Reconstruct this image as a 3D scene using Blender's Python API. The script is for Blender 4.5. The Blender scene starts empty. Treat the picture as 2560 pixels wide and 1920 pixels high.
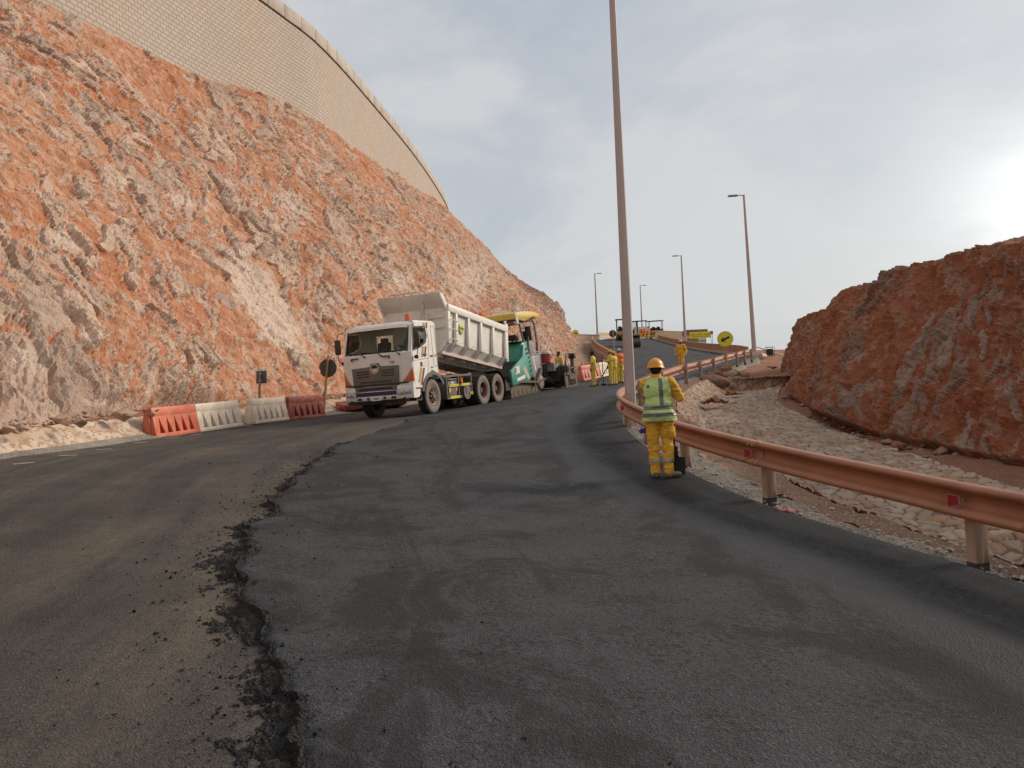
import bpy, bmesh, math, random
import numpy as np
from mathutils import Vector, Matrix
from mathutils.bvhtree import BVHTree
from mathutils.geometry import tessellate_polygon
random.seed(7)
rng = np.random.default_rng(11)
scene = bpy.context.scene
COL = scene.collection
PI = math.pi
R = math.radians

# ------------------------------------------------------------------ camera
W, H, F = 1024, 768, 796.0
PITCH, ROLL = R(1.5), 0.042
_f = Vector((0, math.cos(PITCH), math.sin(PITCH)))
_r0 = Vector((1, 0, 0)); _u0 = _r0.cross(_f)
_u = math.cos(ROLL) * _u0 + math.sin(ROLL) * _r0
_r = math.cos(ROLL) * _r0 - math.sin(ROLL) * _u0
cam_d = bpy.data.cameras.new('camera'); cam = bpy.data.objects.new('camera', cam_d); COL.objects.link(cam)
cam_d.sensor_width = 36; cam_d.lens = F / W * 36; cam_d.clip_start = 0.1; cam_d.clip_end = 5000
m = Matrix((( _r.x, _u.x, -_f.x, 0), (_r.y, _u.y, -_f.y, 0), (_r.z, _u.z, -_f.z, 0), (0, 0, 0, 1)))
cam.matrix_world = m
scene.camera = cam

def ray(px, py):
    return (_f + _r * ((px - 512) / F) - _u * ((py - 384) / F))
def P(px, py, d):
    "the world point seen at that spot of the photograph, d metres ahead"
    return ray(px, py) * d

# ------------------------------------------------------------------ properties
def tag(o, label=None, cat=None, group=None, kind=None):
    if label: o['label'] = label
    if cat: o['category'] = cat
    if group: o['group'] = group
    if kind: o['kind'] = kind
    return o
def thing(name, label, cat, loc=(0, 0, 0), rotz=0, group=None, mat=None):
    o = bpy.data.objects.new(name, None); COL.objects.link(o)
    o.empty_display_size = 0.2
    if mat is not None: o.matrix_world = mat
    else:
        o.location = loc; o.rotation_euler = (0, 0, rotz)
    return tag(o, label, cat, group)
def dup(root, label=None, group=None, mat=None, loc=None, rotz=None):
    r = root.copy(); COL.objects.link(r)
    if mat is not None: r.matrix_world = mat
    if loc is not None: r.location = loc
    if rotz is not None: r.rotation_euler = (0, 0, rotz)
    if label: r['label'] = label
    if group: r['group'] = group
    for ch in list(root.children):
        c = ch.copy(); COL.objects.link(c); c.parent = r
        for g in list(ch.children):
            d = g.copy(); COL.objects.link(d); d.parent = c
    return r

# ------------------------------------------------------------------ mesh builder
class MB:
    def __init__(s):
        s.v = []; s.f = []; s.mi = []; s.m = 0; s.T = None
    def add(s, vs, fs):
        b = len(s.v)
        if s.T is not None: vs = [s.T @ Vector(p) for p in vs]
        s.v += [tuple(p) for p in vs]
        s.f += [tuple(i + b for i in f) for f in fs]
        s.mi += [s.m] * len(fs)
        return s
    def box(s, c, size, rot=None, top=1.0, topy=None):
        x, y, z = size[0] / 2, size[1] / 2, size[2] / 2
        ty = top if topy is None else topy
        vs = [(-x, -y, -z), (x, -y, -z), (x, y, -z), (-x, y, -z), (-x*top, -y*ty, z), (x*top, -y*ty, z), (x*top, y*ty, z), (-x*top, y*ty, z)]
        vs = [Vector(p) for p in vs]
        if rot is not None:
            q = rot if isinstance(rot, Matrix) else Matrix.Rotation(rot[2], 3, 'Z') @ Matrix.Rotation(rot[1], 3, 'Y') @ Matrix.Rotation(rot[0], 3, 'X')
            vs = [q @ p for p in vs]
        c = Vector(c)
        return s.add([p + c for p in vs], [(3, 2, 1, 0), (4, 5, 6, 7), (0, 1, 5, 4), (1, 2, 6, 5), (2, 3, 7, 6), (3, 0, 4, 7)])
    def bar(s, a, b, w, h, up=(0, 0, 1)):
        "a square bar from a to b"
        a, b = Vector(a), Vector(b); d = (b - a); L = d.length; d.normalize()
        sd = d.cross(Vector(up))
        if sd.length < 1e-4: sd = d.cross(Vector((1, 0, 0)))
        sd.normalize(); up = sd.cross(d)
        q = Matrix((d, sd, up)).transposed()
        return s.box((a + b) / 2, (L, w, h), q)
    def tube(s, pts, r, n=10, caps=True, radii=None):
        pts = [Vector(p) for p in pts]; N = len(pts)
        rr = radii or [r] * N
        vs, fs = [], []
        t0 = (pts[1] - pts[0]).normalized()
        ref = Vector((0, 0, 1)) if abs(t0.z) < .9 else Vector((1, 0, 0))
        x = t0.cross(ref).normalized()
        for i in range(N):
            t = (pts[min(i + 1, N - 1)] - pts[max(i - 1, 0)]).normalized()
            x = (x - t * x.dot(t)).normalized(); y = t.cross(x)
            for k in range(n):
                a = 2 * PI * k / n
                vs.append(pts[i] + (x * math.cos(a) + y * math.sin(a)) * rr[i])
        for i in range(N - 1):
            for k in range(n):
                k2 = (k + 1) % n
                fs.append((i * n + k, i * n + k2, (i + 1) * n + k2, (i + 1) * n + k))
        if caps:
            fs.append(tuple(range(n - 1, -1, -1))); fs.append(tuple((N - 1) * n + k for k in range(n)))
        return s.add(vs, fs)
    def cyl(s, a, b, r, r2=None, n=16):
        return s.tube([a, b], r, n, True, [r, r if r2 is None else r2])
    def lathe(s, prof, n=24, c=(0, 0, 0), axis='Z', closed=False):
        "prof: (radius, height) pairs turned about the axis"
        vs, fs = [], []
        for (r, h) in prof:
            for k in range(n):
                a = 2 * PI * k / n; p = (r * math.cos(a), r * math.sin(a), h)
                if axis == 'Y': p = (p[0], p[2], p[1])
                elif axis == 'X': p = (p[2], p[0], p[1])
                vs.append(Vector(p) + Vector(c))
        M_ = len(prof)
        for i in range(M_ - 1 if not closed else M_):
            j = (i + 1) % M_
            for k in range(n):
                k2 = (k + 1) % n
                fs.append((i * n + k, i * n + k2, j * n + k2, j * n + k))
        return s.add(vs, fs)
    def plate(s, outer, holes=(), th=0.03, fn=None):
        "a flat plate with holes: 2D outlines, fn(u, v, w) puts a point in space"
        fn = fn or (lambda u, v, w: (u, v, w))
        loops = [list(outer)] + [list(h) for h in holes]
        tri = tessellate_polygon([[Vector((p[0], p[1], 0)) for p in l] for l in loops])
        flat = [p for l in loops for p in l]; n = len(flat)
        vs = [fn(p[0], p[1], 0) for p in flat] + [fn(p[0], p[1], th) for p in flat]
        fs = [tuple(t) for t in tri] + [tuple(i + n for i in reversed(t)) for t in tri]
        b = 0
        for l in loops:
            k = len(l)
            for i in range(k):
                j = (i + 1) % k
                fs.append((b + i, b + j, n + b + j, n + b + i))
            b += k
        return s.add(vs, fs)
    def grid(s, pts, nu, nv, flip=False):
        fs = []
        for i in range(nu - 1):
            for j in range(nv - 1):
                q = (i * nv + j, (i + 1) * nv + j, (i + 1) * nv + j + 1, i * nv + j + 1)
                fs.append(q[::-1] if flip else q)
        return s.add(pts, fs)
    def ball(s, c, r, n=12, sc=(1, 1, 1), rot=None):
        vs, fs = [], []
        m_ = max(4, n // 2); c = Vector(c)
        for i in range(m_ + 1):
            th = PI * i / m_
            for k in range(n):
                a = 2 * PI * k / n
                p = Vector((r * sc[0] * math.sin(th) * math.cos(a), r * sc[1] * math.sin(th) * math.sin(a), r * sc[2] * math.cos(th)))
                if rot is not None: p = rot @ p
                vs.append(c + p)
        for i in range(m_):
            for k in range(n):
                k2 = (k + 1) % n
                fs.append((i * n + k, (i + 1) * n + k, (i + 1) * n + k2, i * n + k2))
        return s.add(vs, fs)
    def build(s, name, mat, parent=None, bevel=0, smooth=True, angle=35, loc=None, seg=2):
        if not s.v: return None
        me = bpy.data.meshes.new(name); me.from_pydata(s.v, [], s.f)
        mats = mat if isinstance(mat, (list, tuple)) else [mat]
        for q in mats: me.materials.append(q)
        if len(mats) > 1: me.polygons.foreach_set('material_index', s.mi)
        bm = bmesh.new(); bm.from_mesh(me)
        bmesh.ops.remove_doubles(bm, verts=bm.verts, dist=1e-5)
        bmesh.ops.recalc_face_normals(bm, faces=bm.faces)
        if bevel:
            es = [e for e in bm.edges if len(e.link_faces) == 2 and e.calc_face_angle(0) > R(30)]
            if es: bmesh.ops.bevel(bm, geom=es, offset=bevel, segments=seg, affect='EDGES', profile=.5, clamp_overlap=True)
        for f in bm.faces: f.smooth = smooth
        if smooth:
            for e in bm.edges:
                if len(e.link_faces) == 2 and e.calc_face_angle(0) > R(angle): e.smooth = False
        bm.to_mesh(me); bm.free()
        o = bpy.data.objects.new(name, me); COL.objects.link(o)
        if parent is not None: o.parent = parent
        if loc is not None: o.location = loc
        return o

def npmesh(name, V, nu, nv, mat, attrs=None, uv=None, smooth=True, flip=False, wrap=False):
    "fast grid mesh from an (nu*nv, 3) array"
    i = np.arange(nu - 1)[:, None] * nv + np.arange(nv - 1)[None, :]
    q = np.stack([i, i + nv, i + nv + 1, i + 1], -1).reshape(-1, 4)
    if flip: q = q[:, ::-1]
    me = bpy.data.meshes.new(name)
    me.vertices.add(len(V)); me.vertices.foreach_set('co', np.ascontiguousarray(V, dtype=np.float32).ravel())
    nq = len(q)
    me.loops.add(nq * 4); me.loops.foreach_set('vertex_index', q.astype(np.int32).ravel())
    me.polygons.add(nq); me.polygons.foreach_set('loop_start', np.arange(0, nq * 4, 4, dtype=np.int32))
    me.polygons.foreach_set('use_smooth', np.full(nq, smooth))
    me.update(calc_edges=True)
    if attrs:
        for k, a in attrs.items():
            t = me.attributes.new(k, 'FLOAT_COLOR' if a.ndim == 2 else 'FLOAT', 'POINT')
            t.data.foreach_set('color' if a.ndim == 2 else 'value', np.ascontiguousarray(a, dtype=np.float32).ravel())
    if uv is not None:
        l = me.uv_layers.new(name='UVMap')
        l.data.foreach_set('uv', np.ascontiguousarray(uv[q.ravel()], dtype=np.float32).ravel())
    for mm in (mat if isinstance(mat, (list, tuple)) else [mat]): me.materials.append(mm)
    me.validate()
    o = bpy.data.objects.new(name, me); COL.objects.link(o)
    return o

# ------------------------------------------------------------------ noise
def _hash(ix, iy, iz, seed):
    h = (ix.astype(np.int64) * 374761393 + iy.astype(np.int64) * 668265263 + iz.astype(np.int64) * 2147483647 + seed * 1274126177) & 0xFFFFFFFF
    h = ((h ^ (h >> 13)) * 1274126177) & 0xFFFFFFFF
    h = ((h ^ (h >> 16)) * 2246822519) & 0xFFFFFFFF
    return ((h ^ (h >> 15)) & 0xFFFFFF) / float(0xFFFFFF)
def vnoise(p, seed=0):
    i = np.floor(p).astype(np.int64); f = p - i; f = f * f * f * (f * (f * 6 - 15) + 10)
    r = 0
    for a in (0, 1):
        wx = f[:, 0] if a else 1 - f[:, 0]
        for b in (0, 1):
            wy = f[:, 1] if b else 1 - f[:, 1]
            for c in (0, 1):
                wz = f[:, 2] if c else 1 - f[:, 2]
                r = r + wx * wy * wz * _hash(i[:, 0] + a, i[:, 1] + b, i[:, 2] + c, seed)
    return r * 2 - 1
def fbm(p, oct=4, seed=0, gain=.5, lac=2.03):
    r = 0; a = 1.0; q = p.copy()
    for k in range(oct):
        r = r + a * vnoise(q, seed + k * 17); a *= gain; q = q * lac + 13.7
    return r
def ridged(p, oct=4, seed=0, gain=.5):
    r = 0; a = 1.0; q = p.copy()
    for k in range(oct):
        r = r + a * (1 - 2 * np.abs(vnoise(q, seed + k * 17))); a *= gain; q = q * 2.1 + 7.3
    return r
def voro2(x, y, seed=0, jit=.9):
    "nearest cell of a jittered grid: F1, F2, two random numbers and the offset to its centre"
    ix = np.floor(x).astype(np.int64); iy = np.floor(y).astype(np.int64)
    f1 = np.full(x.shape, 9.0); f2 = f1.copy(); r1 = np.zeros_like(f1); r2 = r1.copy(); ox = r1.copy(); oy = r1.copy()
    z = np.zeros_like(ix)
    for a in (-1, 0, 1):
        for b in (-1, 0, 1):
            cx, cy = ix + a, iy + b
            px = cx + .5 + jit * (_hash(cx, cy, z, seed) - .5); py = cy + .5 + jit * (_hash(cx, cy, z, seed + 1) - .5)
            dx, dy = x - px, y - py; d = np.sqrt(dx * dx + dy * dy)
            near = d < f1
            f2 = np.where(near, f1, np.minimum(f2, d))
            r1 = np.where(near, _hash(cx, cy, z, seed + 2), r1); r2 = np.where(near, _hash(cx, cy, z, seed + 3), r2)
            ox = np.where(near, dx, ox); oy = np.where(near, dy, oy); f1 = np.where(near, d, f1)
    return f1, f2, r1, r2, ox, oy
def sstep(a, b, x):
    t = np.clip((x - a) / (b - a), 0, 1); return t * t * (3 - 2 * t)

def spline(pts, n):
    "Catmull-Rom through pts, n samples evenly spread over the control spans"
    P_ = np.array(pts, float); k = len(P_)
    t = np.linspace(0, k - 1, n); i = np.minimum(t.astype(int), k - 2); f = (t - i)[:, None]
    E = np.vstack([2 * P_[0] - P_[1], P_, 2 * P_[-1] - P_[-2]])
    p0, p1, p2, p3 = E[i], E[i + 1], E[i + 2], E[i + 3]
    return .5 * ((2 * p1) + (-p0 + p2) * f + (2 * p0 - 5 * p1 + 4 * p2 - p3) * f ** 2 + (-p0 + 3 * p1 - 3 * p2 + p3) * f ** 3)
def resample(P_, n, dens=None):
    P_ = np.asarray(P_, float); d = np.linalg.norm(np.diff(P_, axis=0), axis=1)
    w = d if dens is None else d * .5 * (dens[1:] + dens[:-1])
    s = np.concatenate([[0], np.cumsum(w)]); t = np.linspace(0, s[-1], n)
    return np.stack([np.interp(t, s, P_[:, k]) for k in range(P_.shape[1])], 1)
def arclen(P_):
    return np.concatenate([[0], np.cumsum(np.linalg.norm(np.diff(P_, axis=0), axis=1))])

# ------------------------------------------------------------------ materials
class NT:
    "a thin wrapper round a node tree"
    def __init__(s, name):
        s.mat = bpy.data.materials.new(name); s.mat.use_nodes = True
        s.t = s.mat.node_tree; s.n = s.t.nodes; s.b = s.n['Principled BSDF']
    def new(s, typ, **kw):
        n = s.n.new(typ)
        for k, v in kw.items():
            if k.startswith('i_'):
                key = k[2:]; key = int(key) if key.isdigit() else key.replace('_', ' ')
                s.put(n.inputs[key], v)
            else: setattr(n, k, v)
        return n
    def put(s, sock, v):
        if isinstance(v, bpy.types.NodeSocket): s.t.links.new(v, sock)
        elif isinstance(v, bpy.types.Node): s.t.links.new(v.outputs[0], sock)
        else:
            if hasattr(sock, 'default_value'):
                try: sock.default_value = v
                except Exception: sock.default_value = (*v, 1.0) if len(v) == 3 else v
    def set(s, **kw):
        for k, v in kw.items(): s.put(s.b.inputs[k.replace('_', ' ')], v)
        return s
    def coord(s, which='Object', scale=None, rot=None):
        c = s.new('ShaderNodeTexCoord').outputs[which]
        if scale is None and rot is None: return c
        mp = s.new('ShaderNodeMapping'); s.put(mp.inputs[0], c)
        if scale is not None: mp.inputs['Scale'].default_value = scale if hasattr(scale, '__len__') else (scale,) * 3
        if rot is not None: mp.inputs['Rotation'].default_value = rot
        return mp.outputs[0]
    def noise(s, vec, scale, detail=4, rough=.55, dist=0):
        n = s.new('ShaderNodeTexNoise'); s.put(n.inputs['Vector'], vec); n.inputs['Scale'].default_value = scale
        n.inputs['Detail'].default_value = detail; n.inputs['Roughness'].default_value = rough; n.inputs['Distortion'].default_value = dist
        return n.outputs['Fac']
    def voro(s, vec, scale, feature='F1', out='Distance', rnd=1):
        n = s.new('ShaderNodeTexVoronoi', feature=feature); s.put(n.inputs['Vector'], vec); n.inputs['Scale'].default_value = scale
        n.inputs['Randomness'].default_value = rnd
        return n.outputs[out]
    def ramp(s, fac, stops, mode='LINEAR'):
        n = s.new('ShaderNodeValToRGB'); s.put(n.inputs[0], fac); r = n.color_ramp; r.interpolation = mode
        while len(r.elements) < len(stops): r.elements.new(.5)
        for e, (p, c) in zip(r.elements, stops):
            e.position = p; e.color = (c, c, c, 1) if not hasattr(c, '__len__') else ((*c, 1) if len(c) == 3 else c)
        return n.outputs[0]
    def mix(s, fac, a, b, mode='MIX'):
        n = s.new('ShaderNodeMix', data_type='RGBA', blend_type=mode, clamp_factor=True)
        s.put(n.inputs[0], fac); s.put(n.inputs[6], a if not isinstance(a, tuple) else (*a, 1)); s.put(n.inputs[7], b if not isinstance(b, tuple) else (*b, 1))
        return n.outputs[2]
    def math(s, op, a, b=0.0, c=None, clamp=False):
        n = s.new('ShaderNodeMath', operation=op, use_clamp=clamp); s.put(n.inputs[0], a); s.put(n.inputs[1], b)
        if c is not None: s.put(n.inputs[2], c)
        return n.outputs[0]
    def attr(s, name, out='Color'):
        return s.new('ShaderNodeAttribute', attribute_name=name).outputs[out]
    def bump(s, h, strength=.5, dist=.02, normal=None):
        n = s.new('ShaderNodeBump'); s.put(n.inputs['Height'], h); n.inputs['Strength'].default_value = strength; n.inputs['Distance'].default_value = dist
        if normal is not None: s.put(n.inputs['Normal'], normal)
        s.put(s.b.inputs['Normal'], n.outputs[0])
        return n.outputs[0]

_mats = {}
def M(name, col, rough=.6, metal=0.0, var=.12, vs=3.0, dust=0.0, dustcol=(.42, .27, .18), bump=0.0, bs=60, spec=None, trans=0, emit=0):
    "paint, plastic, metal, cloth: base colour broken up by noise, dust and wear"
    if name in _mats: return _mats[name]
    t = NT(name); c = t.coord('Object')
    n = t.noise(c, vs, 5, .6)
    dark = tuple(x * (1 - var) for x in col); lite = tuple(min(1, x * (1 + var)) for x in col)
    base = t.mix(t.ramp(n, [(.3, 0.), (.7, 1.)]), dark, lite)
    if dust:
        dn = t.noise(c, vs * 2.3 + 1, 6, .65)
        base = t.mix(t.math('MULTIPLY', t.ramp(dn, [(.42, 0.), (.75, 1.)]), dust), base, dustcol)
    t.set(Base_Color=base, Roughness=t.math('ADD', t.math('MULTIPLY', n, .25), rough - .12), Metallic=metal)
    if spec is not None: t.set(Specular_IOR_Level=spec)
    if trans: t.set(Transmission_Weight=trans)
    if emit: t.set(Emission_Color=(*col, 1), Emission_Strength=emit)
    if bump: t.bump(t.noise(c, bs, 4, .6), .6, bump)
    _mats[name] = t.mat
    return t.mat
# ------------------------------------------------------------------ ground materials
def asphalt(name, c0, c1, c2, dark, dusty):
    t = NT(name); o = t.coord('Object'); uv = t.coord('UV')
    big = t.noise(o, .35, 5, .6, .4); mid = t.noise(o, 2.2, 6, .65); fine = t.noise(o, 38, 4, .7)
    base = t.mix(t.ramp(mid, [(.32, 0.), (.68, 1.)]), c0, c1)
    grit = t.voro(o, 75); spk = t.ramp(t.voro(o, 75, out='Color'), [(.55, 0.), (.95, 1.)])
    base = t.mix(t.math('MULTIPLY', spk, .45), base, c2)
    base = t.mix(t.math('MULTIPLY', t.ramp(t.noise(o, 60, 2, .5), [(.6, 0.), (.68, 1.)]), .7), base, dark)
    pit = t.math('ADD', t.noise(o, 24, 4, .65), t.math('MULTIPLY', t.math('SUBTRACT', t.noise(o, 1.7, 5, .6), .5), .5))
    base = t.mix(t.math('MULTIPLY', t.ramp(pit, [(.53, 0.), (.62, 1.)]), .75), base, dark)
    st = t.new('ShaderNodeMapping'); t.put(st.inputs[0], uv); st.inputs['Scale'].default_value = (1.0, .13, 1)
    streak = t.noise(st.outputs[0], 1.25, 6, .62, .5)
    if dusty:
        dn = t.math('MULTIPLY', t.ramp(streak, [(.43, 0.), (.66, 1.)]), t.ramp(t.noise(o, 5, 6, .7), [(.3, .3), (.7, 1.)]))
        base = t.mix(t.math('MULTIPLY', dn, .75), base, dusty)
        sc = t.new('ShaderNodeMapping'); t.put(sc.inputs[0], uv); sc.inputs['Scale'].default_value = (2.2, .5, 1)
        base = t.mix(t.math('MULTIPLY', t.ramp(t.noise(sc.outputs[0], 1.9, 6, .75), [(.64, 0.), (.76, 1.)]), .55), base, (.25, .2, .14))
        base = t.mix(t.math('MULTIPLY', t.ramp(big, [(.42, 0.), (.62, 1.)]), .5), base, dark)
        t.set(Roughness=.85)
    else:
        base = t.mix(t.math('MULTIPLY', t.ramp(t.noise(o, .6, 8, .68, .9), [(.51, 0.), (.575, 1.)]), .7), base, dark)
        # roller and wheel tracks, followed along the lane
        xs = t.new('ShaderNodeSeparateXYZ'); t.put(xs.inputs[0], uv)
        wob = t.math('ADD', xs.outputs[0], t.math('MULTIPLY', t.noise(st.outputs[0], .8, 3), .5))
        def band(c, w):
            return t.ramp(t.math('DIVIDE', t.math('ABSOLUTE', t.math('SUBTRACT', wob, c)), w), [(.5, 1.), (1., 0.)])
        s2 = t.new('ShaderNodeMapping'); t.put(s2.inputs[0], uv); s2.inputs['Scale'].default_value = (.8, .16, 1)
        base = t.mix(t.math('MULTIPLY', t.ramp(t.noise(s2.outputs[0], 1.1, 9, .68, 1.2), [(.535, 0.), (.6, 1.)]), .6), base, dark)
        smooth = band(1.75, .42)
        base = t.mix(t.math('MULTIPLY', smooth, .6), base, (.026, .027, .034))
        base = t.mix(t.math('MULTIPLY', band(.62, .3), .5), base, dark)
        t.set(Roughness=t.math('SUBTRACT', .8, t.math('MULTIPLY', smooth, .15)))
    h = t.math('ADD', t.math('ADD', t.math('MULTIPLY', grit, .8), t.math('MULTIPLY', fine, .9)), t.math('MULTIPLY', pit, -1.2))
    t.bump(h, .7, .014)
    t.set(Base_Color=base, Specular_IOR_Level=.35)
    return t.mat
m_old = asphalt('old asphalt', (.045, .042, .04), (.07, .063, .056), (.16, .14, .115), (.022, .022, .024), (.165, .132, .092))
m_new = asphalt('fresh asphalt', (.030, .0315, .0355), (.051, .053, .059), (.125, .128, .133), (.010, .0105, .012), None)
def m_loose_():
    t = NT('loose bitumen'); o = t.coord('Object')
    b = t.mix(t.voro(o, 55, out='Color'), (.004, .004, .0045), (.02, .0195, .02))
    t.set(Base_Color=b, Roughness=.65, Specular_IOR_Level=.3); t.bump(t.voro(o, 45), 1.0, .03); return t.mat
m_loose = m_loose_()
def soil(name, a, b, c, peb=(.36, .32, .28), bsz=22, pebble=.35):
    t = NT(name); o = t.coord('Object')
    base = t.mix(t.ramp(t.noise(o, .9, 6, .62), [(.3, 0.), (.7, 1.)]), a, b)
    base = t.mix(t.ramp(t.noise(o, 6, 6, .7), [(.5, 0.), (.8, 1.)]), base, c)
    v = t.voro(o, bsz, out='Color'); pm = t.math('MULTIPLY', t.ramp(v, [(.6, 0.), (.72, 1.)]), t.ramp(t.voro(o, bsz), [(.3, 1.), (.5, 0.)]))
    base = t.mix(t.math('MULTIPLY', pm, pebble * 2), base, peb)
    t.set(Base_Color=base, Roughness=.95, Specular_IOR_Level=.15)
    t.bump(t.math('ADD', t.noise(o, 14, 6, .7), t.math('MULTIPLY', t.voro(o, bsz), -.4)), .8, .05)
    return t.mat
m_dirt = soil('red dirt', (.27, .115, .068), (.37, .18, .115), (.33, .2, .14))
m_gravel = soil('grey gravel', (.2, .17, .14), (.33, .29, .24), (.12, .1, .085), peb=(.46, .44, .4), bsz=30, pebble=.9)
m_verge = soil('verge dirt', (.2, .12, .08), (.3, .185, .125), (.22, .15, .11), peb=(.4, .36, .32), bsz=30, pebble=.5)

# ------------------------------------------------------------------ road
Rpts = [(7.2, -12, -2.7), (6.3, -6, -2.38), (5.0, 0, -2.0), (4.1, 6.4, -1.68), (3.0, 10, -1.38), (2.4, 13.5, -.97), (2.4, 17.5, -.52), (3.2, 21.5, -.1), (5.3, 27.5, .47), (8.5, 36, .96),
        (11.6, 43.5, 1.55), (14.6, 50.5, 2.03), (16.8, 58, 2.78), (18.1, 70, 3.8), (20.5, 92, 5.66), (21.9, 117, 8.5), (24.2, 128, 9.5), (29.5, 141, 10.6)]
Lpts = [(-8, -12, -2.3), (-8.6, -4, -1.85), (-9.0, 3, -1.4), (-9.2, 9, -.95), (-9.2, 13.5, -.63), (-9.35, 18, -.54), (-9.0, 23, -.40), (-7.7, 28, -.2), (-4.3, 35, .22), (2.3, 43.5, 1.05),
        (5.3, 48, 1.5), (6.9, 52, 1.88), (7.9, 56.5, 2.38), (9.0, 70, 3.72), (9.6, 86, 5.6), (11.6, 108, 8.2), (16, 127, 9.9), (18.5, 142, 11.0)]
NR, NC = 1500, 90
_R = spline(Rpts, 6000); _L = spline(Lpts, 6000)
_mid = (_R + _L) / 2
_dens = 1 / np.maximum(3.0, np.abs(_mid[:, 1]) + 2)
_all = resample(np.hstack([_mid, _R, _L]), NR, _dens)
Rl, Ll = _all[:, 3:6], _all[:, 6:9]
S_road = arclen((Rl + Ll) / 2)
wcol = np.linspace(0, 1, NC)
road_pts = Rl[:, None, :] * (1 - wcol)[None, :, None] + Ll[:, None, :] * wcol[None, :, None]
width = np.linalg.norm(Rl - Ll, axis=1)
def road_uv(wgrid):
    return np.stack([wgrid * width[:, None], np.repeat(S_road[:, None], wgrid.shape[1], 1)], -1).reshape(-1, 2)
flat = road_pts.reshape(-1, 3).copy()
sag_f = lambda x, y, w: -.25 * np.sin(PI * w) * np.exp(-((y - 36.5) / 6) ** 2) + .24 * np.exp(-((x - 1.3) / 3) ** 2 - ((y - 35.5) / 3) ** 2) - .08 * np.exp(-((x + 1.5) / 3.5) ** 2 - ((y - 27.5) / 3.5) ** 2)
sag = sag_f(flat[:, 0], flat[:, 1], np.tile(wcol, NR))
flat[:, 2] += .012 * fbm(flat * .8, 3, 5) + sag
road = npmesh('road', flat, NR, NC, m_old, uv=road_uv(np.repeat(wcol[None], NR, 0)), flip=True)
tag(road, kind='structure')
def bvh_of(o):
    me = o.data; return BVHTree.FromPolygons([v.co[:] for v in me.vertices], [p.vertices[:] for p in me.polygons])
road_bvh = BVHTree.FromPolygons([Vector(p) for p in flat[:].tolist()],
    [(i * NC + j, (i + 1) * NC + j, (i + 1) * NC + j + 1, i * NC + j + 1) for i in range(NR - 1) for j in range(NC - 1)])
def gz(x, y, default=0.0):
    h = road_bvh.ray_cast(Vector((x, y, 60)), Vector((0, 0, -1)))
    return h[0].z if h[0] is not None else default
def hit(px, py):
    h = road_bvh.ray_cast(Vector((0, 0, 0)), ray(px, py).normalized())
    return h[0]
# the fresh layer: its ragged left edge was followed on the ground
edge_px = [(318, 850), (295, 768), (275, 697), (262, 622), (251, 556), (256, 531), (267, 509), (287, 486), (308, 471), (346, 444), (388, 429), (425, 416), (468, 407.5), (508, 400.5)]
rp = road_pts
eS, eW = [], []
for q in edge_px:
    h = hit(*q); d2 = ((rp - np.array(h)) ** 2).sum(-1); k = np.unravel_index(np.argmin(d2), d2.shape)
    eS.append(S_road[k[0]]); eW.append(wcol[k[1]])
paverS = eS[-1]
wB = np.interp(S_road, [S_road[0], eS[0]] + eS[1:] + [paverS + 5.5, paverS + 7], [eW[0] + .03, eW[0]] + eW[1:] + [eW[-1] + .02, .975])
q1 = np.stack([S_road * 1.3, S_road * 0, S_road * 0], 1)
wB_r = wB + (.16 * fbm(q1, 5, 3, .62)) / width * np.where(S_road < paverS + 1, 1, .3)
TH = .05
wn = np.concatenate([[0, .0015], np.linspace(.004, .985, 84), [.992, 1.0]])
wg = wn[None, :] * wB_r[:, None]
fp = Rl[:, None, :] * (1 - wg)[..., None] + Ll[:, None, :] * wg[..., None]
fz = np.full(wg.shape, TH); fz[:, 0] = -.05; fz[:, -1] = -.02; fz[:, -2] = TH * .8
ff = fp.reshape(-1, 3).copy()
eg = np.clip(1 - (wB_r[:, None] - wg) * width[:, None] / .35, 0, 1).reshape(-1)
ff[:, 2] += sag_f(ff[:, 0], ff[:, 1], wg.reshape(-1)) + fz.reshape(-1) + .006 * fbm(ff * 1.1, 3, 5) + eg * .02 * fbm(ff * 9, 3, 8)
fresh = npmesh('fresh_asphalt', ff, NR, wg.shape[1], m_new, uv=road_uv(wg), flip=True)
tag(fresh, kind='structure')
def gz2(x, y):
    "top of whatever paving lies there"
    z = gz(x, y, None)
    if z is None: return 0
    d2 = (rp[..., 0] - x) ** 2 + (rp[..., 1] - y) ** 2; k = np.unravel_index(np.argmin(d2), d2.shape)
    return z + (TH if wcol[k[1]] < wB[k[0]] else 0)
# crumbs of loose bitumen along that edge: a lumpy sheet that comes through the road in patches
nb = 70
sel = np.where((S_road > eS[0] - 6) & (S_road < eS[9]))[0]
offs = np.linspace(-.14, .85, nb)
near_w = np.interp(S_road[sel], [S_road[0], eS[0], eS[2], eS[4], eS[6], eS[9]], [.75, .75, .62, .5, .32, .22])
wo = (wB_r[sel][:, None] * width[sel][:, None] + offs[None, :] * near_w[:, None]) / width[sel][:, None]
bp = (Rl[sel][:, None, :] * (1 - wo)[..., None] + Ll[sel][:, None, :] * wo[..., None]).reshape(-1, 3)
prof = np.interp(offs, [-.14, -.02, .05, .3, .85], [.3, 1.1, 1.2, .72, 0.])[None, :].repeat(len(sel), 0).reshape(-1)
bn = .5 * fbm(bp * np.array([1.6, 1.6, 1.6]), 5, 21, .62) + .42 * fbm(bp * 16, 3, 22, .7)
bp[:, 2] += np.clip((prof * 1.0 - .66 + bn) * .05, -.03, .05) + np.where(np.tile(offs < 0, len(sel)), TH - .005, 0.004)
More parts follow.
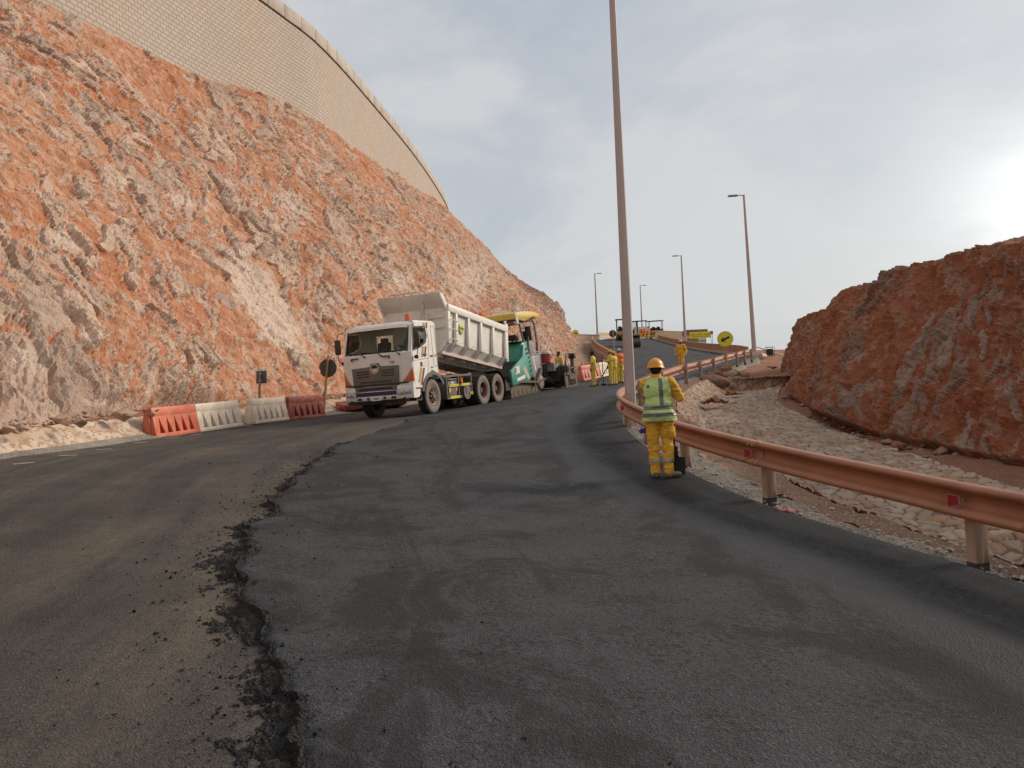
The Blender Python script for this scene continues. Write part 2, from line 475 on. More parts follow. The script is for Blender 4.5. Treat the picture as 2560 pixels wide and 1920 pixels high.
crumb = npmesh('loose_asphalt', bp, len(sel), nb, m_loose, flip=True); tag(crumb, kind='stuff')

def scatter(name, pts, sizes, mat, seed=0, squash=.7):
    "many small broken stones in one mesh"
    r = np.random.default_rng(seed)
    base = np.array([(1, 0, 0), (-1, 0, 0), (0, 1, 0), (0, -1, 0), (0, 0, 1), (0, 0, -1), (.62, .62, .3), (-.62, .6, .35), (.6, -.62, -.3), (-.6, -.6, .4)], float)
    tri = [(0, 6, 4), (6, 2, 4), (2, 7, 4), (7, 1, 4), (1, 9, 4), (9, 3, 4), (3, 0, 4), (0, 2, 6), (2, 1, 7), (1, 3, 9), (3, 8, 0), (0, 5, 2), (2, 5, 1), (1, 5, 3), (3, 5, 8), (8, 5, 0)]
    n = len(pts); nv = len(base)
    V = base[None] * (1 + .45 * (r.random((n, nv, 3)) - .5)) * (np.asarray(sizes)[:, None, None]) * (1 + .5 * (r.random((n, 1, 3)) - .5)) * np.array([1, 1, squash])
    a = r.random(n) * 2 * PI; c, s_ = np.cos(a), np.sin(a)
    X = V[..., 0] * c[:, None] - V[..., 1] * s_[:, None]; Y = V[..., 0] * s_[:, None] + V[..., 1] * c[:, None]
    V = np.stack([X, Y, V[..., 2]], -1) + np.asarray(pts)[:, None, :]
    T = (np.array(tri)[None] + (np.arange(n) * nv)[:, None, None]).reshape(-1, 3)
    me = bpy.data.meshes.new(name)
    me.from_pydata(V.reshape(-1, 3).tolist(), [], T.tolist()); me.materials.append(mat)
    o = bpy.data.objects.new(name, me); COL.objects.link(o); return tag(o, kind='stuff')
# loose clumps on the old surface
n = 3800; i = rng.choice(sel, n, p=(lambda w: w / w.sum())(np.gradient(S_road)[sel] / (4 + S_road[sel] - S_road[sel[0]])))
o_ = rng.exponential(.38, n) * np.where(rng.random(n) < .8, 1, -1.6) + .1
w_ = wB_r[i] + o_ / width[i]; pp = Rl[i] * (1 - w_)[:, None] + Ll[i] * w_[:, None]
pp[:, 2] += np.where(o_ < 0, TH, 0) + .008
scatter('loose_asphalt_clumps', pp, np.minimum(rng.exponential(.0036, n) + .003, .016), m_loose, 4)
n = 600; i = rng.integers(sel[0], sel[-1], n); w_ = rng.uniform(.35, .97, n); k = w_ > wB_r[i] + .03
i, w_ = i[k], w_[k]; pp = Rl[i] * (1 - w_)[:, None] + Ll[i] * w_[:, None]; pp[:, 2] += .01
scatter('stray_bitumen_stones', pp, np.minimum(rng.exponential(.0025, len(i)) + .002, .009), m_loose, 5)
# white paint dots along the left edge of the old road
mb = MB()
for q in [(82, 456), (170, 455 - 17), (255, 449 - 27)]: pass
for (x, y) in [(24, 463), (68, 455), (104, 449), (141, 442), (173, 437.5), (196, 434)]:
    h = hit(x, y + .6)
    if h is None: continue
    mb.add([(h.x + a * .1 + b * .02, h.y + a * .14 - b * .04, gz(h.x + a * .1 + b * .02, h.y + a * .14 - b * .04) + .006) for a, b in ((-1, -1), (1, -1), (1, 1), (-1, 1))], [(0, 1, 2, 3)])
o = mb.build('road_marking', M('road paint', (.62, .6, .56), .8, var=.2, vs=8)); tag(o, kind='structure')

# ------------------------------------------------------------------ rock cuts
def rock_mat(name, soil_a, soil_b, soil_c, rock_a, rock_b, pale):
    t = NT(name); o = t.coord('Object'); a = t.attr('rock')
    sp = t.new('ShaderNodeSeparateColor'); t.put(sp.inputs[0], a); rk, rv, pl = sp.outputs[0], sp.outputs[1], sp.outputs[2]
    s1 = t.mix(t.ramp(t.noise(o, .22, 6, .62, .3), [(.35, 0.), (.65, 1.)]), soil_a, soil_b)
    s1 = t.mix(t.math('MULTIPLY', t.ramp(t.noise(o, 1.6, 7, .7), [(.5, 0.), (.75, 1.)]), .75), s1, soil_c)
    s1 = t.mix(t.math('MULTIPLY', t.ramp(t.voro(o, 4.2, out='Color'), [(.62, 0.), (.8, 1.)]), .5), s1, rock_b)
    r1 = t.mix(rv, rock_a, rock_b)
    r1 = t.mix(t.math('MULTIPLY', t.ramp(t.noise(o, 3.5, 7, .72), [(.42, 0.), (.72, 1.)]), .55), r1, soil_b)
    r1 = t.mix(t.math('MULTIPLY', t.ramp(t.noise(o, 9, 5, .7), [(.55, 0.), (.75, 1.)]), .3), r1, tuple(x * .55 for x in rock_a))
    edge = t.math('ADD', rk, t.math('MULTIPLY', t.math('SUBTRACT', t.noise(o, 4, 5, .6), .5), .55))
    base = t.mix(t.ramp(edge, [(.42, 0.), (.6, 1.)]), s1, r1)
    pb = t.math('ADD', pl, t.math('MULTIPLY', t.math('SUBTRACT', t.noise(o, 1.3, 7, .7), .5), 1.2))
    pc = t.mix(t.ramp(t.noise(o, 4, 6, .7), [(.35, 0.), (.7, 1.)]), pale, tuple(x * .72 for x in pale))
    base = t.mix(t.math('MULTIPLY', t.ramp(pb, [(.45, 0.), (.62, 1.)]), .85), base, pc)
    t.set(Base_Color=base, Roughness=.93, Specular_IOR_Level=.2)
    h = t.math('ADD', t.noise(o, 5, 8, .66), t.math('MULTIPLY', t.voro(o, 6, 'DISTANCE_TO_EDGE'), .7))
    t.bump(h, .7, .09)
    return t.mat

def rock_cut(name, base, crest, ns, nt, mat, ext, seed, amp=1.0, cell=1.0, pale=None, rockiness=.5, bulge=0.0, profile=None, rough=0):
    "a blasted face between a foot line and a crest line, with fractured blocks standing out of the soil"
    b = spline(base, 3000); c = spline(crest, 3000)
    mid = (b + c) / 2
    dn = 1 / np.maximum(8, np.linalg.norm(b, axis=1))
    A = resample(np.hstack([b, b, c]), ns, dn); b, c = A[:, 3:6], A[:, 6:9]
    t = np.concatenate([np.linspace(0, 1, nt), 1 + np.linspace(.006, 1, 26) ** 1.5])
    n2 = len(t); tt = np.minimum(t, 1)
    G = b[:, None] * (1 - tt)[None, :, None] + c[:, None] * tt[None, :, None]
    out = (c - b); out[:, 2] = 0; out /= np.linalg.norm(out, axis=1)[:, None]
    back = np.maximum(t - 1, 0)
    G = G + back[None, :, None] * (out[:, None, :] * ext[0] + np.array([0, 0, ext[1]])[None, None])
    if bulge: G[..., 2] += bulge * np.sin(PI * tt)[None] ; 
    S = arclen(b)[:, None].repeat(n2, 1).reshape(-1)
    hgt = np.linalg.norm(c - b, axis=1)
    T = (hgt[:, None] * t[None]).reshape(-1)
    du = np.gradient(G, axis=0); dv = np.gradient(G, axis=1)
    Nn = np.cross(du, dv); Nn /= np.linalg.norm(Nn, axis=2)[..., None] + 1e-9
    # smooth normal, facing the road side and up
    sgn = np.sign((Nn * (np.array([0, 0, 1.0]) - .4 * out[:, None])).sum(-1)); Nn *= sgn[..., None]
    Nn = Nn.reshape(-1, 3); V = G.reshape(-1, 3).copy()
    fade = (sstep(0, .03, t)[None] * np.ones((ns, 1))).reshape(-1) * np.where(T > 0, 1, 1)
    topf = (1 - sstep(.97, 1.0, t) * .65)[None].repeat(ns, 0).reshape(-1)
    wx = S + .9 * fbm(V * .35, 3, seed + 40); wy = T + .9 * fbm(V * .35 + 9, 3, seed + 41)
    dens = fbm(V * .09, 4, seed + 3); dens2 = fbm(V * .5, 3, seed + 4)
    D = .6 * fbm(V * .085, 4, seed) + .2 * ridged(V * np.array([.22, .22, .13]), 4, seed + 1) + .16 * fbm(V * 1.1, 4, seed + 2)
    rock = np.zeros(len(V)); rv = np.full(len(V), .5)
    for k, (sx, sy, h, p, rot) in enumerate([(1.25, 2.5, .17, .17, -.3), (.55, 1.6, .13, .26, -.25), (.26, .8, .075, .32, -.3), (.12, .22, .035, .36, -.2)]):
        sx, sy = sx * cell, sy * cell
        ca, sa = math.cos(rot), math.sin(rot)
        X, Y = (wx * ca - wy * sa) / sx, (wx * sa + wy * ca) / sy
        f1, f2, r1, r2, ox, oy = voro2(X, Y, seed + 100 * (k + 1))
        edge = np.clip((f2 - f1) * 2.4, 0, 1)
        isr = (r1 < np.clip(p * rockiness * 2 + .22 * dens + .12 * dens2, .03, .9)).astype(float)
        tilt = (r2 - .5) * 2 * ox * 1.3 + (((r1 * 7.13) % 1) - .5) * 2 * oy * 1.3
        sh = sstep(0, .45, edge)
        D = D + h * isr * (sh * (.55 + .6 * r2) + tilt * sh) * cell - h * .35 * (1 - sh) * isr * cell
        m_ = isr * sstep(.04, .3, edge)
        rv = np.where(m_ > rock, r2, rv); rock = np.maximum(rock, m_ * (1 if k < 3 else .55))
    D = D + .04 * fbm(V * 4.5, 3, seed + 9, .6) + (rough * ridged(V * 1.9, 4, seed + 12, .6) if rough else 0)
    V += Nn * (D * amp * fade * topf)[:, None]
    pal = np.zeros(len(V))
    if pale is not None: pal = pale(V)
    colr = np.stack([rock, rv, pal, np.ones(len(V))], 1)
    o = npmesh(name, V, ns, n2, mat, attrs={'rock': colr}, smooth=False)
    return o, b, c

def project(V):
    C = np.array([_r[:], _u[:], _f[:]]); q = V @ C.T
    return 512 + F * q[:, 0] / np.maximum(q[:, 2], .1), 384 - F * q[:, 1] / np.maximum(q[:, 2], .1)
m_cliff = rock_mat('cliff rock', (.44, .185, .098), (.5, .27, .165), (.34, .112, .052), (.40, .305, .25), (.6, .455, .355), (.7, .57, .465))
Lbase = [(-14, -14, -1.6), (-12, 0, -.9), (-10.35, 15.0, -.25), (-10.7, 22, 0.0), (-9.6, 29, .22), (-7.4, 36, .6), (-3.6, 45, 1.2), (.5, 53, 1.8), (3.9, 61, 2.6), (4.9, 67, 3.2), (5.7, 73, 3.9), (6.6, 82, 5.2), (7.3, 94, 6.9)]
Lcrest = [(-40, 2, 18.5), (-34, 14, 18.8), (-27.5, 27.5, 19.4), P(40, 2, 38.2), P(185, 71, 47.8), P(282, 103, 57.6), P(370, 157, 74), P(417, 190, 91.5), P(444, 207, 109.5), P(482, 243, 117), P(514, 275, 113), P(551, 299, 105), P(573, 342, 96)]
def pale_left(V):
    x, y = project(V); r = np.zeros(len(V))
    for (cx, cy, a, b, rot) in [(262, 300, 88, 26, 1.0), (190, 200, 42, 14, .3), (292, 205, 45, 20, 1.1), (30, 365, 50, 25, .6), (310, 330, 50, 18, 1.05), (115, 180, 40, 18, .4), (330, 110, 22, 10, .9), (470, 280, 50, 60, .8), (60, 240, 50, 22, .5), (400, 280, 40, 22, .7), (110, 405, 40, 9, .1)]:
        dx, dy = x - cx, y - cy; c, s = math.cos(rot), math.sin(rot)
        u, v = (dx * c + dy * s) / a, (-dx * s + dy * c) / b
        r = np.maximum(r, np.exp(-(u * u + v * v)) * (.95 if a > 60 else .62))
    return r
cliff, cb, cc = rock_cut('cliff', Lbase, [tuple(p) for p in Lcrest], 1250, 430, m_cliff, (9, -.8), 1, pale=pale_left, amp=.86, rockiness=.36)
tag(cliff, kind='structure')
m_hill = rock_mat('hill rock', (.28, .1, .052), (.33, .14, .075), (.2, .06, .03), (.2, .14, .115), (.37, .28, .23), (.42, .33, .27))
Rbase = [(9.6, -6, -2.3), (9.0, 3, -1.85), (8.6, 9, -1.6), (8.75, 13.5, -1.5), (8.95, 20, -1.16), (9.9, 26, -.7), (10.9, 31, -.15), (12.2, 35.5, .45), (14.2, 41, .9), (17.5, 45, 1.3), (22, 46.5, 1.5)]
Rcrest = [(13.5, -8, 2.6), (12.6, 2, 2.8), P(1130, 205, 13), P(1024, 244, 16.5), P(968, 262, 18.8), P(890, 284, 23.5), P(845, 303, 29), P(816, 312, 34), P(806, 326, 39), (18.5, 44, 2.6), (23, 45, 2.5)]
hill, hb, hc = rock_cut('hill', Rbase, [tuple(p) for p in Rcrest], 900, 230, m_hill, (12, -1.0), 51, amp=.85, cell=.85, rockiness=.52, rough=.06)
tag(hill, kind='structure')

# ------------------------------------------------------------------ strips between the road and the cuts
def loft(name, lines, mat, nu, per, kind='structure', disp=None, dens=True, smooth=True):
    "a sheet through several lines that run side by side"
    Ls = [spline(l, 1500) for l in lines]
    dn = 1 / np.maximum(4, np.linalg.norm(Ls[0], axis=1)) if dens else None
    A = resample(np.hstack([Ls[0]] + Ls), nu, dn); Ls = [A[:, 3 + 3 * i:6 + 3 * i] for i in range(len(Ls))]
    rows = []
    for a, b, k in zip(Ls[:-1], Ls[1:], per):
        f = np.linspace(0, 1, k, endpoint=False)
        rows.append(a[:, None] * (1 - f)[None, :, None] + b[:, None] * f[None, :, None])
    rows.append(Ls[-1][:, None]); G = np.concatenate(rows, 1); n2 = G.shape[1]
    V = G.reshape(-1, 3); attrs = None
    if disp: V, attrs = disp(V, G)
    o = npmesh(name, V, nu, n2, mat, attrs=attrs, smooth=smooth); return tag(o, kind=kind)
def stones_disp(cell, h, seed, sx=1.0, sy=1.0):
    def f(V, G):
        s = np.concatenate([[0], np.cumsum(np.linalg.norm(np.diff(G, axis=0).mean(1), axis=1))])
        S = s[:, None].repeat(G.shape[1], 1).reshape(-1)
        T = np.concatenate([np.zeros((G.shape[0], 1)), np.cumsum(np.linalg.norm(np.diff(G, axis=1), axis=2), 1)], 1).reshape(-1)
        w = .12 * fbm(V * 2.5, 2, seed + 7)
        f1, f2, r1, r2, ox, oy = voro2((S + w) / (cell * sx), (T + w) / (cell * sy), seed, .8)
        e = sstep(.04, .24, f2 - f1)
        V = V.copy(); V[:, 2] += h * (e * (.6 + .7 * r1) + .5 * (r2 - .5) * ox * e) + .02 * fbm(V * 3, 3, seed + 2)
        return V, {'rock': np.stack([e, r1, r2, np.ones(len(V))], 1)}
    return f
def stone_mat(name, mortar, a, b, c):
    t = NT(name); o = t.coord('Object')
    sp = t.new('ShaderNodeSeparateColor'); t.put(sp.inputs[0], t.attr('rock'))
    st = t.mix(sp.outputs[1], a, b); st = t.mix(t.ramp(sp.outputs[2], [(.72, 0.), (.8, 1.)]), st, c)
    n = t.noise(o, 12, 6, .7); st = t.mix(t.math('MULTIPLY', t.ramp(n, [(.45, 0.), (.7, 1.)]), .35), st, mortar)
    e = t.math('ADD', sp.outputs[0], t.math('MULTIPLY', t.math('SUBTRACT', n, .5), .9))
    base = t.mix(t.ramp(e, [(.35, 0.), (.7, 1.)]), mortar, st)
    base = t.mix(t.math('MULTIPLY', t.ramp(t.noise(o, .8, 5, .6), [(.48, 0.), (.72, 1.)]), .45), base, tuple(x * 1.1 for x in mortar))
    t.set(Base_Color=base, Roughness=.92, Specular_IOR_Level=.2); t.bump(t.noise(o, 28, 6, .7), .6, .03); return t.mat
m_stone = stone_mat('pitched stone', (.25, .15, .1), (.42, .31, .235), (.6, .475, .37), (.47, .29, .185))
def at_y(pts, ys):
    A = spline(pts, 3000); return [tuple(np.interp(y, A[:, 1], A[:, k]) for k in range(3)) for y in ys]
ys = [-6, 0, 3, 6, 8, 10, 12.5, 15, 17.5, 20, 23, 26, 29.5, 33.5]
E = at_y(Rpts, ys)
lipx = np.interp(ys, [-6, 2, 5, 7.8, 9.5, 12.5, 16, 20, 24, 28, 33, 35], [7.0, 5.7, 4.95, 4.5, 4.3, 4.2, 4.1, 4.15, 5.0, 6.35, 8.1, 8.9])
lipz = np.interp(ys, [-6, 2, 5, 7.8, 9.5, 12.5, 16, 20, 24, 28, 33, 35], [-2.5, -1.92, -1.76, -1.62, -1.55, -1.32, -.88, -.36, .06, .38, .72, .85])
Lip = [(x, y, z) for x, y, z in zip(lipx, ys, lipz)]
V1 = [(e[0] * .55 + l[0] * .45, e[1], e[2] - .04) for e, l in zip(E, Lip)]
b1x = np.interp(ys, [-6, 2, 5, 7.8, 9.5, 12.5, 16, 20, 25, 33.5], [7.8, 6.3, 5.6, 5.15, 5.0, 4.85, 4.7, 4.75, 6.0, 9.2])
b1z = np.interp(ys, [-6, 2, 5, 7.8, 9.5, 12.5, 16, 20, 25, 33.5], [-2.9, -2.4, -2.3, -2.12, -2.0, -1.78, -1.3, -.72, -.42, .12])
B1 = [(x, y, z) for x, y, z in zip(b1x, ys, b1z)]
B2 = [(x + .75 + .5 * (y > 28), y, z + .03) for x, y, z in B1]
A = at_y([(8.3, -8, -2.4), (7.3, -2, -2.1), (6.9, 4, -1.8), (6.85, 8, -1.6), (7.1, 11.5, -1.49), (8.0, 16.5, -1.33), (8.7, 21.5, -1.08), (9.4, 27, -.58), (10.2, 31, -.1), (11.8, 34.5, .45)], ys)
HB = at_y([(x + .8, y, z) for x, y, z in Rbase], ys)
loft('verge', [[(e[0] - .06, e[1], e[2] - .05) for e in E], [(e[0] + .35, e[1], e[2] - .01) for e in E], V1], m_gravel, 420, [8, 14],
     disp=lambda V, G: (V + np.array([0, 0, 1.0]) * (.03 * fbm(V * 3, 4, 61))[:, None], None))
loft('verge_bank', [V1, [(l[0] - .05, l[1], l[2] + .02) for l in Lip], [(l[0] + .02, l[1], l[2] - .12) for l in Lip]], m_verge, 420, [16, 3],
     disp=lambda V, G: (V + np.array([.5, 0, 1.0]) * (.05 * fbm(V * 2.2, 4, 62))[:, None], None))
loft('stone_ditch', [[(l[0], l[1], l[2] - .03) for l in Lip], B1, B2, A], m_stone, 760, [44, 26, 70], disp=stones_disp(.24, .05, 5, 1.25, .85))
loft('dirt_bench', [A, [((a[0] + h[0]) / 2, (a[1] + h[1]) / 2, max(a[2], h[2]) + .02) for a, h in zip(A, HB)], HB], m_dirt, 300, [14, 10],
     disp=lambda V, G: (V + np.array([0, 0, 1.0]) * (.035 * fbm(V * 2.0, 4, 63))[:, None], None))
# head wall of the ditch
def headwall(V, G): return stones_disp(.3, .0, 9)(V, G)
mbp = [(8.55, 33.25, .66), (9.6, 33.7, .76), (12.2, 34.2, .78), (15, 35.0, .8)]
hw = loft('stone_headwall', [[(x - .1, y - .02, -.6) for x, y, z in mbp], [(x, y, z) for x, y, z in mbp], [(x + .05, y + .28, z - .02) for x, y, z in mbp]], m_stone, 130, [34, 5], kind='thing', disp=headwall, dens=False)
tag(hw, 'stone masonry wall closing the upper end of the ditch below the arrow sign', 'wall')
q = MB(); q.ball(tuple(P(711.5, 383.6, 33.0)), .62, 28, (1.25, .8, .5)); q.v = [tuple(v_) for v_ in np.array(q.v) + (.09 * fbm(np.array(q.v) * 3.5, 3, 77))[:, None] * np.array([.5, .5, 1])]; tag(q.build('verge_fill', m_verge), kind='structure')
# plateau of red dirt beyond the ditch
loft('dirt_ground', [[(8.2, 33.6, .70), (11.9, 43, 1.47), (15.3, 51, 2.0), (17.3, 58.5, 2.72), (19.5, 66, 3.0), (23, 76, 1.5), (34, 110, -5)],
                     [(15, 33.8, .75), (20, 43, 1.3), (25, 52, 2.2), (27, 60, 2.98), (29, 67, 2.8), (34, 80, 0), (46, 110, -7)],
                     [(28, 33, .5), (34, 42, 1.1), (40, 52, 1.9), (46, 60, 2.4), (50, 67, 2.0), (56, 80, -2), (70, 110, -9)]], m_dirt, 260, [60, 40],
     disp=lambda V, G: (V + np.array([0, 0, 1.0]) * (.09 * fbm(V * .7, 5, 64))[:, None], None), dens=False)
loft('verge_far', [[(e[0] - .05, e[1], e[2] - .06) for e in at_y(Rpts, [33, 36, 40, 44, 48, 52, 57])], [(e[0] + 1.0, e[1] - .3, e[2] + .02) for e in at_y(Rpts, [33, 36, 40, 44, 48, 52, 57])], [(e[0] + 1.25, e[1] - .4, e[2] - 1.0) for e in at_y(Rpts, [33, 36, 40, 44, 48, 52, 57])]], m_gravel, 140, [10, 3],
     disp=lambda V, G: (V + np.array([0, 0, 1.0]) * (.02 * fbm(V * 3, 4, 65))[:, None], None), dens=False)
# left: gravel shoulder, stone pitching, dust at the foot of the cliff
yl = [-8, 0, 5, 10, 14, 18, 22, 26, 30, 35, 40, 44]
Le = at_y(Lpts, yl); Lb = at_y(Lbase, yl)
mixp = lambda f, dz: [(a[0] * (1 - f) + b[0] * f, y, a[2] + (b[2] - a[2]) * f + dz) for a, b, y in zip(Le, Lb, yl)]
loft('shoulder', [[(p[0] + .08, p[1], p[2] - .05) for p in Le], mixp(.3, -.02)], m_gravel, 260, [12])
m_kerb = stone_mat('kerb stone', (.4, .27, .19), (.5, .39, .3), (.66, .54, .43), (.52, .36, .25))
loft('stone_kerb_slope', [mixp(.28, -.06), mixp(.62, .2), mixp(.72, .22)], m_kerb, 620, [30, 8], disp=stones_disp(.24, .018, 15, 1.0, 1.2))
loft('cliff_foot', [mixp(.7, .2), [(p[0] - .9, p[1], p[2] + .35) for p in Lb]], m_dirt, 260, [14], disp=lambda V, G: (V + np.array([0, 0, 1.0]) * (.05 * fbm(V * 1.6, 4, 66))[:, None], None))
# the lower bench between cliff and upper road
ys2 = [42, 46, 50, 54, 58, 64, 70, 78, 88, 100, 116]
Le2 = at_y(Lpts, ys2); Lb2 = at_y(Lbase + [(7.6, 104, 8.2), (6, 120, 9.6)], ys2)
dip = np.interp(ys2, [42, 48, 53, 60, 90, 100, 116], [0, -.1, -.6, -1.2, -1.3, -.3, .0])
loft('bench', [[(b[0] - 1.2, b[1], b[2] + .3) for b in Lb2], [(b[0] + .45 * (l[0] - b[0]), y, min(b[2], l[2]) + .3 * d) for b, l, y, d in zip(Lb2, Le2, ys2, dip)],
               [(b[0] + .8 * (l[0] - b[0]), y, l[2] + d) for b, l, y, d in zip(Lb2, Le2, ys2, dip)], [(l[0] - .15, l[1], l[2] + d * .9 - .06) for l, d in zip(Le2, dip)]], soil('bench dirt', (.3, .19, .13), (.4, .28, .2), (.36, .22, .15)), 240, [14, 12, 8],
     disp=lambda V, G: (V + np.array([0, 0, 1.0]) * (.1 * fbm(V * .9, 4, 67))[:, None], None), dens=False)
# ground the whole mountain stands on, to the horizon, and the platform by the far building
g = MB(); g.grid([(x, y, -14 + (-8 if abs(x) > 300 or abs(y) > 300 else 0)) for x in (-2500, -300, 0, 300, 2500) for y in (-2500, -300, 0, 300, 2500)], 5, 5)
tag(g.build('ground', m_dirt), kind='structure')
loft('platform', [[(e[0] - .1, e[1], e[2] - .12) for e in at_y(Rpts, [66, 75, 85, 95, 105, 115, 125, 140])],
                  [(e[0] + 4, e[1], z) for e, z in zip(at_y(Rpts, [66, 75, 85, 95, 105, 115, 125, 140]), [2.2, 2.6, 3.6, 4.8, 6.0, 6.6, 7.6, 8.4])],
                  [(e[0] + 18, e[1] + 2, z) for e, z in zip(at_y(Rpts, [66, 75, 85, 95, 105, 115, 125, 140]), [-3, -3, -1, 3.5, 5.8, 6.0, 6.5, 7])],
                  [(e[0] + 30, e[1] + 4, -14) for e in at_y(Rpts, [66, 75, 85, 95, 105, 115, 125, 140])]], m_dirt, 60, [8, 12, 8], dens=False)
# stones
n = 2600; y = rng.uniform(2, 34, n) ** 1.0; e = np.array(at_y(Rpts, y)); off = rng.exponential(.3, n) + .02
pp = np.stack([e[:, 0] + off, e[:, 1], e[:, 2] + .01], 1)
scatter('gravel', pp, np.minimum(rng.exponential(.009, n) + .006, .035), M('gravel stone', (.38, .36, .32), .9, var=.4, vs=30), 8)
n = 500; i = rng.integers(120, 900, n); pp = cb[i] + np.stack([rng.uniform(-.3, 1.3, n), rng.uniform(-.5, .5, n), rng.uniform(.15, .35, n)], 1)
pp = pp[(pp[:, 1] > 8) & (pp[:, 1] < 46)]
scatter('fallen_stones', pp, rng.exponential(.05, len(pp)) + .03, M('cliff stone', (.4, .27, .2), .95, var=.35, vs=6), 9)
n = 900; i = rng.integers(100, 780, n); pp = hb[i] + np.stack([-rng.exponential(.35, n) + .25, rng.uniform(-.4, .4, n), rng.uniform(.02, .06, n)], 1)
scatter('hill_stones', pp, rng.exponential(.035, n) + .025, M('hill stone', (.32, .2, .15), .95, var=.4, vs=6), 10)

# ------------------------------------------------------------------ faced dam wall on the crest
Wtop = [tuple(P(*q)) for q in ((282, 0, 57.6), (324, 35, 63), (370, 88, 74), (417, 148, 91.5), (443, 189, 109.5), (450.5, 209, 121))]
Wpl = [(-39.5, -2), (-33.5, 14), (-26.6, 28.6), (-21.9, 38.9), (-18.9, 48.2)] + [(q[0] - .25, q[1]) for q in Wtop] + [(Wtop[-1][0] - 1.5, 140), (Wtop[-1][0] - 6, 160)]
Wtz = [Wtop[0][2]] * 5 + [q[2] for q in Wtop] + [Wtop[-1][2]] * 2
Wp3 = resample(spline([(a[0], a[1], z) for a, z in zip(Wpl, Wtz)], 2000), 420); Wp = Wp3[:, :2]; wz = Wp3[:, 2]; wl = arclen(Wp)
def wall_mat():
    t = NT('faced wall'); uv = t.coord('UV'); o = t.coord('Object')
    b = t.new('ShaderNodeTexBrick', offset=.5, offset_frequency=2); t.put(b.inputs['Vector'], uv)
    b.inputs['Color1'].default_value = (.5, .45, .39, 1); b.inputs['Color2'].default_value = (.57, .515, .445, 1); b.inputs['Mortar'].default_value = (.42, .37, .315, 1)
    b.inputs['Scale'].default_value = 1; b.inputs['Mortar Size'].default_value = .045; b.inputs['Brick Width'].default_value = .46; b.inputs['Row Height'].default_value = .27; b.inputs['Mortar Smooth'].default_value = .6
    st = t.new('ShaderNodeMapping'); t.put(st.inputs[0], uv); st.inputs['Scale'].default_value = (.5, .06, 1)
    c = t.mix(t.math('MULTIPLY', t.ramp(t.noise(st.outputs[0], 1.0, 5, .6), [(.4, 0.), (.75, 1.)]), .35), b.outputs[0], (.55, .36, .25))
    c = t.mix(t.math('MULTIPLY', t.ramp(t.noise(o, .25, 5, .6), [(.4, 0.), (.7, 1.)]), .3), c, (.45, .41, .37))
    t.set(Base_Color=c, Roughness=.9, Specular_IOR_Level=.2)
    t.bump(b.outputs[1], .55, -.1)
    return t.mat
zs = np.linspace(0, 1, 24)[None] * (wz[:, None] - 1.12 - 12) + 12
nrm = np.stack([-np.gradient(Wp[:, 1]), np.gradient(Wp[:, 0])], 1); nrm /= np.linalg.norm(nrm, axis=1)[:, None]   # away from the road
Vw = np.stack([np.repeat(Wp[:, 0], 24), np.repeat(Wp[:, 1], 24), zs.ravel()], 1)
UVw = np.stack([np.repeat(wl, 24), zs.ravel()], 1)
dam = thing('retaining_wall', 'huge curved retaining wall of pale block facing along the top of the cliff', 'wall')
w = npmesh('block_face', Vw, 420, 24, wall_mat(), uv=UVw, flip=True); w.parent = dam
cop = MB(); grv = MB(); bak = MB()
m_conc = M('pale concrete', (.5, .46, .4), .9, var=.2, vs=.8, bump=.02, bs=9, dust=.25, dustcol=(.36, .28, .22))
step = 10
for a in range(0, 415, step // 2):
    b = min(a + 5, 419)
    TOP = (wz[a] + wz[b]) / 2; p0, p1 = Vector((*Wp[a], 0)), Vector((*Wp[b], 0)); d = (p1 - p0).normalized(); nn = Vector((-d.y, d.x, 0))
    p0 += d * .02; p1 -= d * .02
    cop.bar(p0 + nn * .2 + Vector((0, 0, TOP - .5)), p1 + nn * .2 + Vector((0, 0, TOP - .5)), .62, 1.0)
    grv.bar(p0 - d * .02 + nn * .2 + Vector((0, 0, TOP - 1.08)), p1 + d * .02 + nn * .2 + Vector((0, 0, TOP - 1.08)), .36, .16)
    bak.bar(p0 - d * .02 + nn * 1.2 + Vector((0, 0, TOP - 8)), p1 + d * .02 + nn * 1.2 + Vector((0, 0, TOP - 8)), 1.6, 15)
cop.build('parapet', m_conc, dam, bevel=.03); grv.build('shadow_groove', M('shadow joint', (.05, .045, .04), .9), dam); bak.build('core', m_conc, dam)  # near-black colour of the recessed strip stands in for the shadow below the parapet
# ------------------------------------------------------------------ shared materials
def glass_mat(name, tint, refl=1.0):
    t = NT(name); t.n.remove(t.b)
    tr = t.new('ShaderNodeBsdfTransparent'); tr.inputs[0].default_value = (*tint, 1)
    gl = t.new('ShaderNodeBsdfGlossy'); gl.inputs['Roughness'].default_value = .03; gl.inputs[0].default_value = (refl, refl, refl, 1)
    fr = t.new('ShaderNodeFresnel'); fr.inputs[0].default_value = 1.5
    mx = t.new('ShaderNodeMixShader'); t.put(mx.inputs[0], fr.outputs[0]); t.put(mx.inputs[1], tr.outputs[0]); t.put(mx.inputs[2], gl.outputs[0])
    t.put(t.n['Material Output'].inputs[0], mx.outputs[0]); return t.mat
m_glass = glass_mat('tinted glass', (.8, .84, .7), .7)
m_white = M('white paint', (.84, .80, .745), .38, var=.05, vs=2, dust=.22, dustcol=(.48, .38, .3))
m_whiteb = M('white body paint', (.77, .735, .68), .5, var=.06, vs=1.4, dust=.3, dustcol=(.47, .38, .3))
m_black = M('black plastic', (.022, .021, .022), .55, var=.2, dust=.25, dustcol=(.16, .12, .09))
m_chas = M('chassis black', (.03, .029, .029), .6, var=.3, dust=.45, dustcol=(.15, .115, .09))
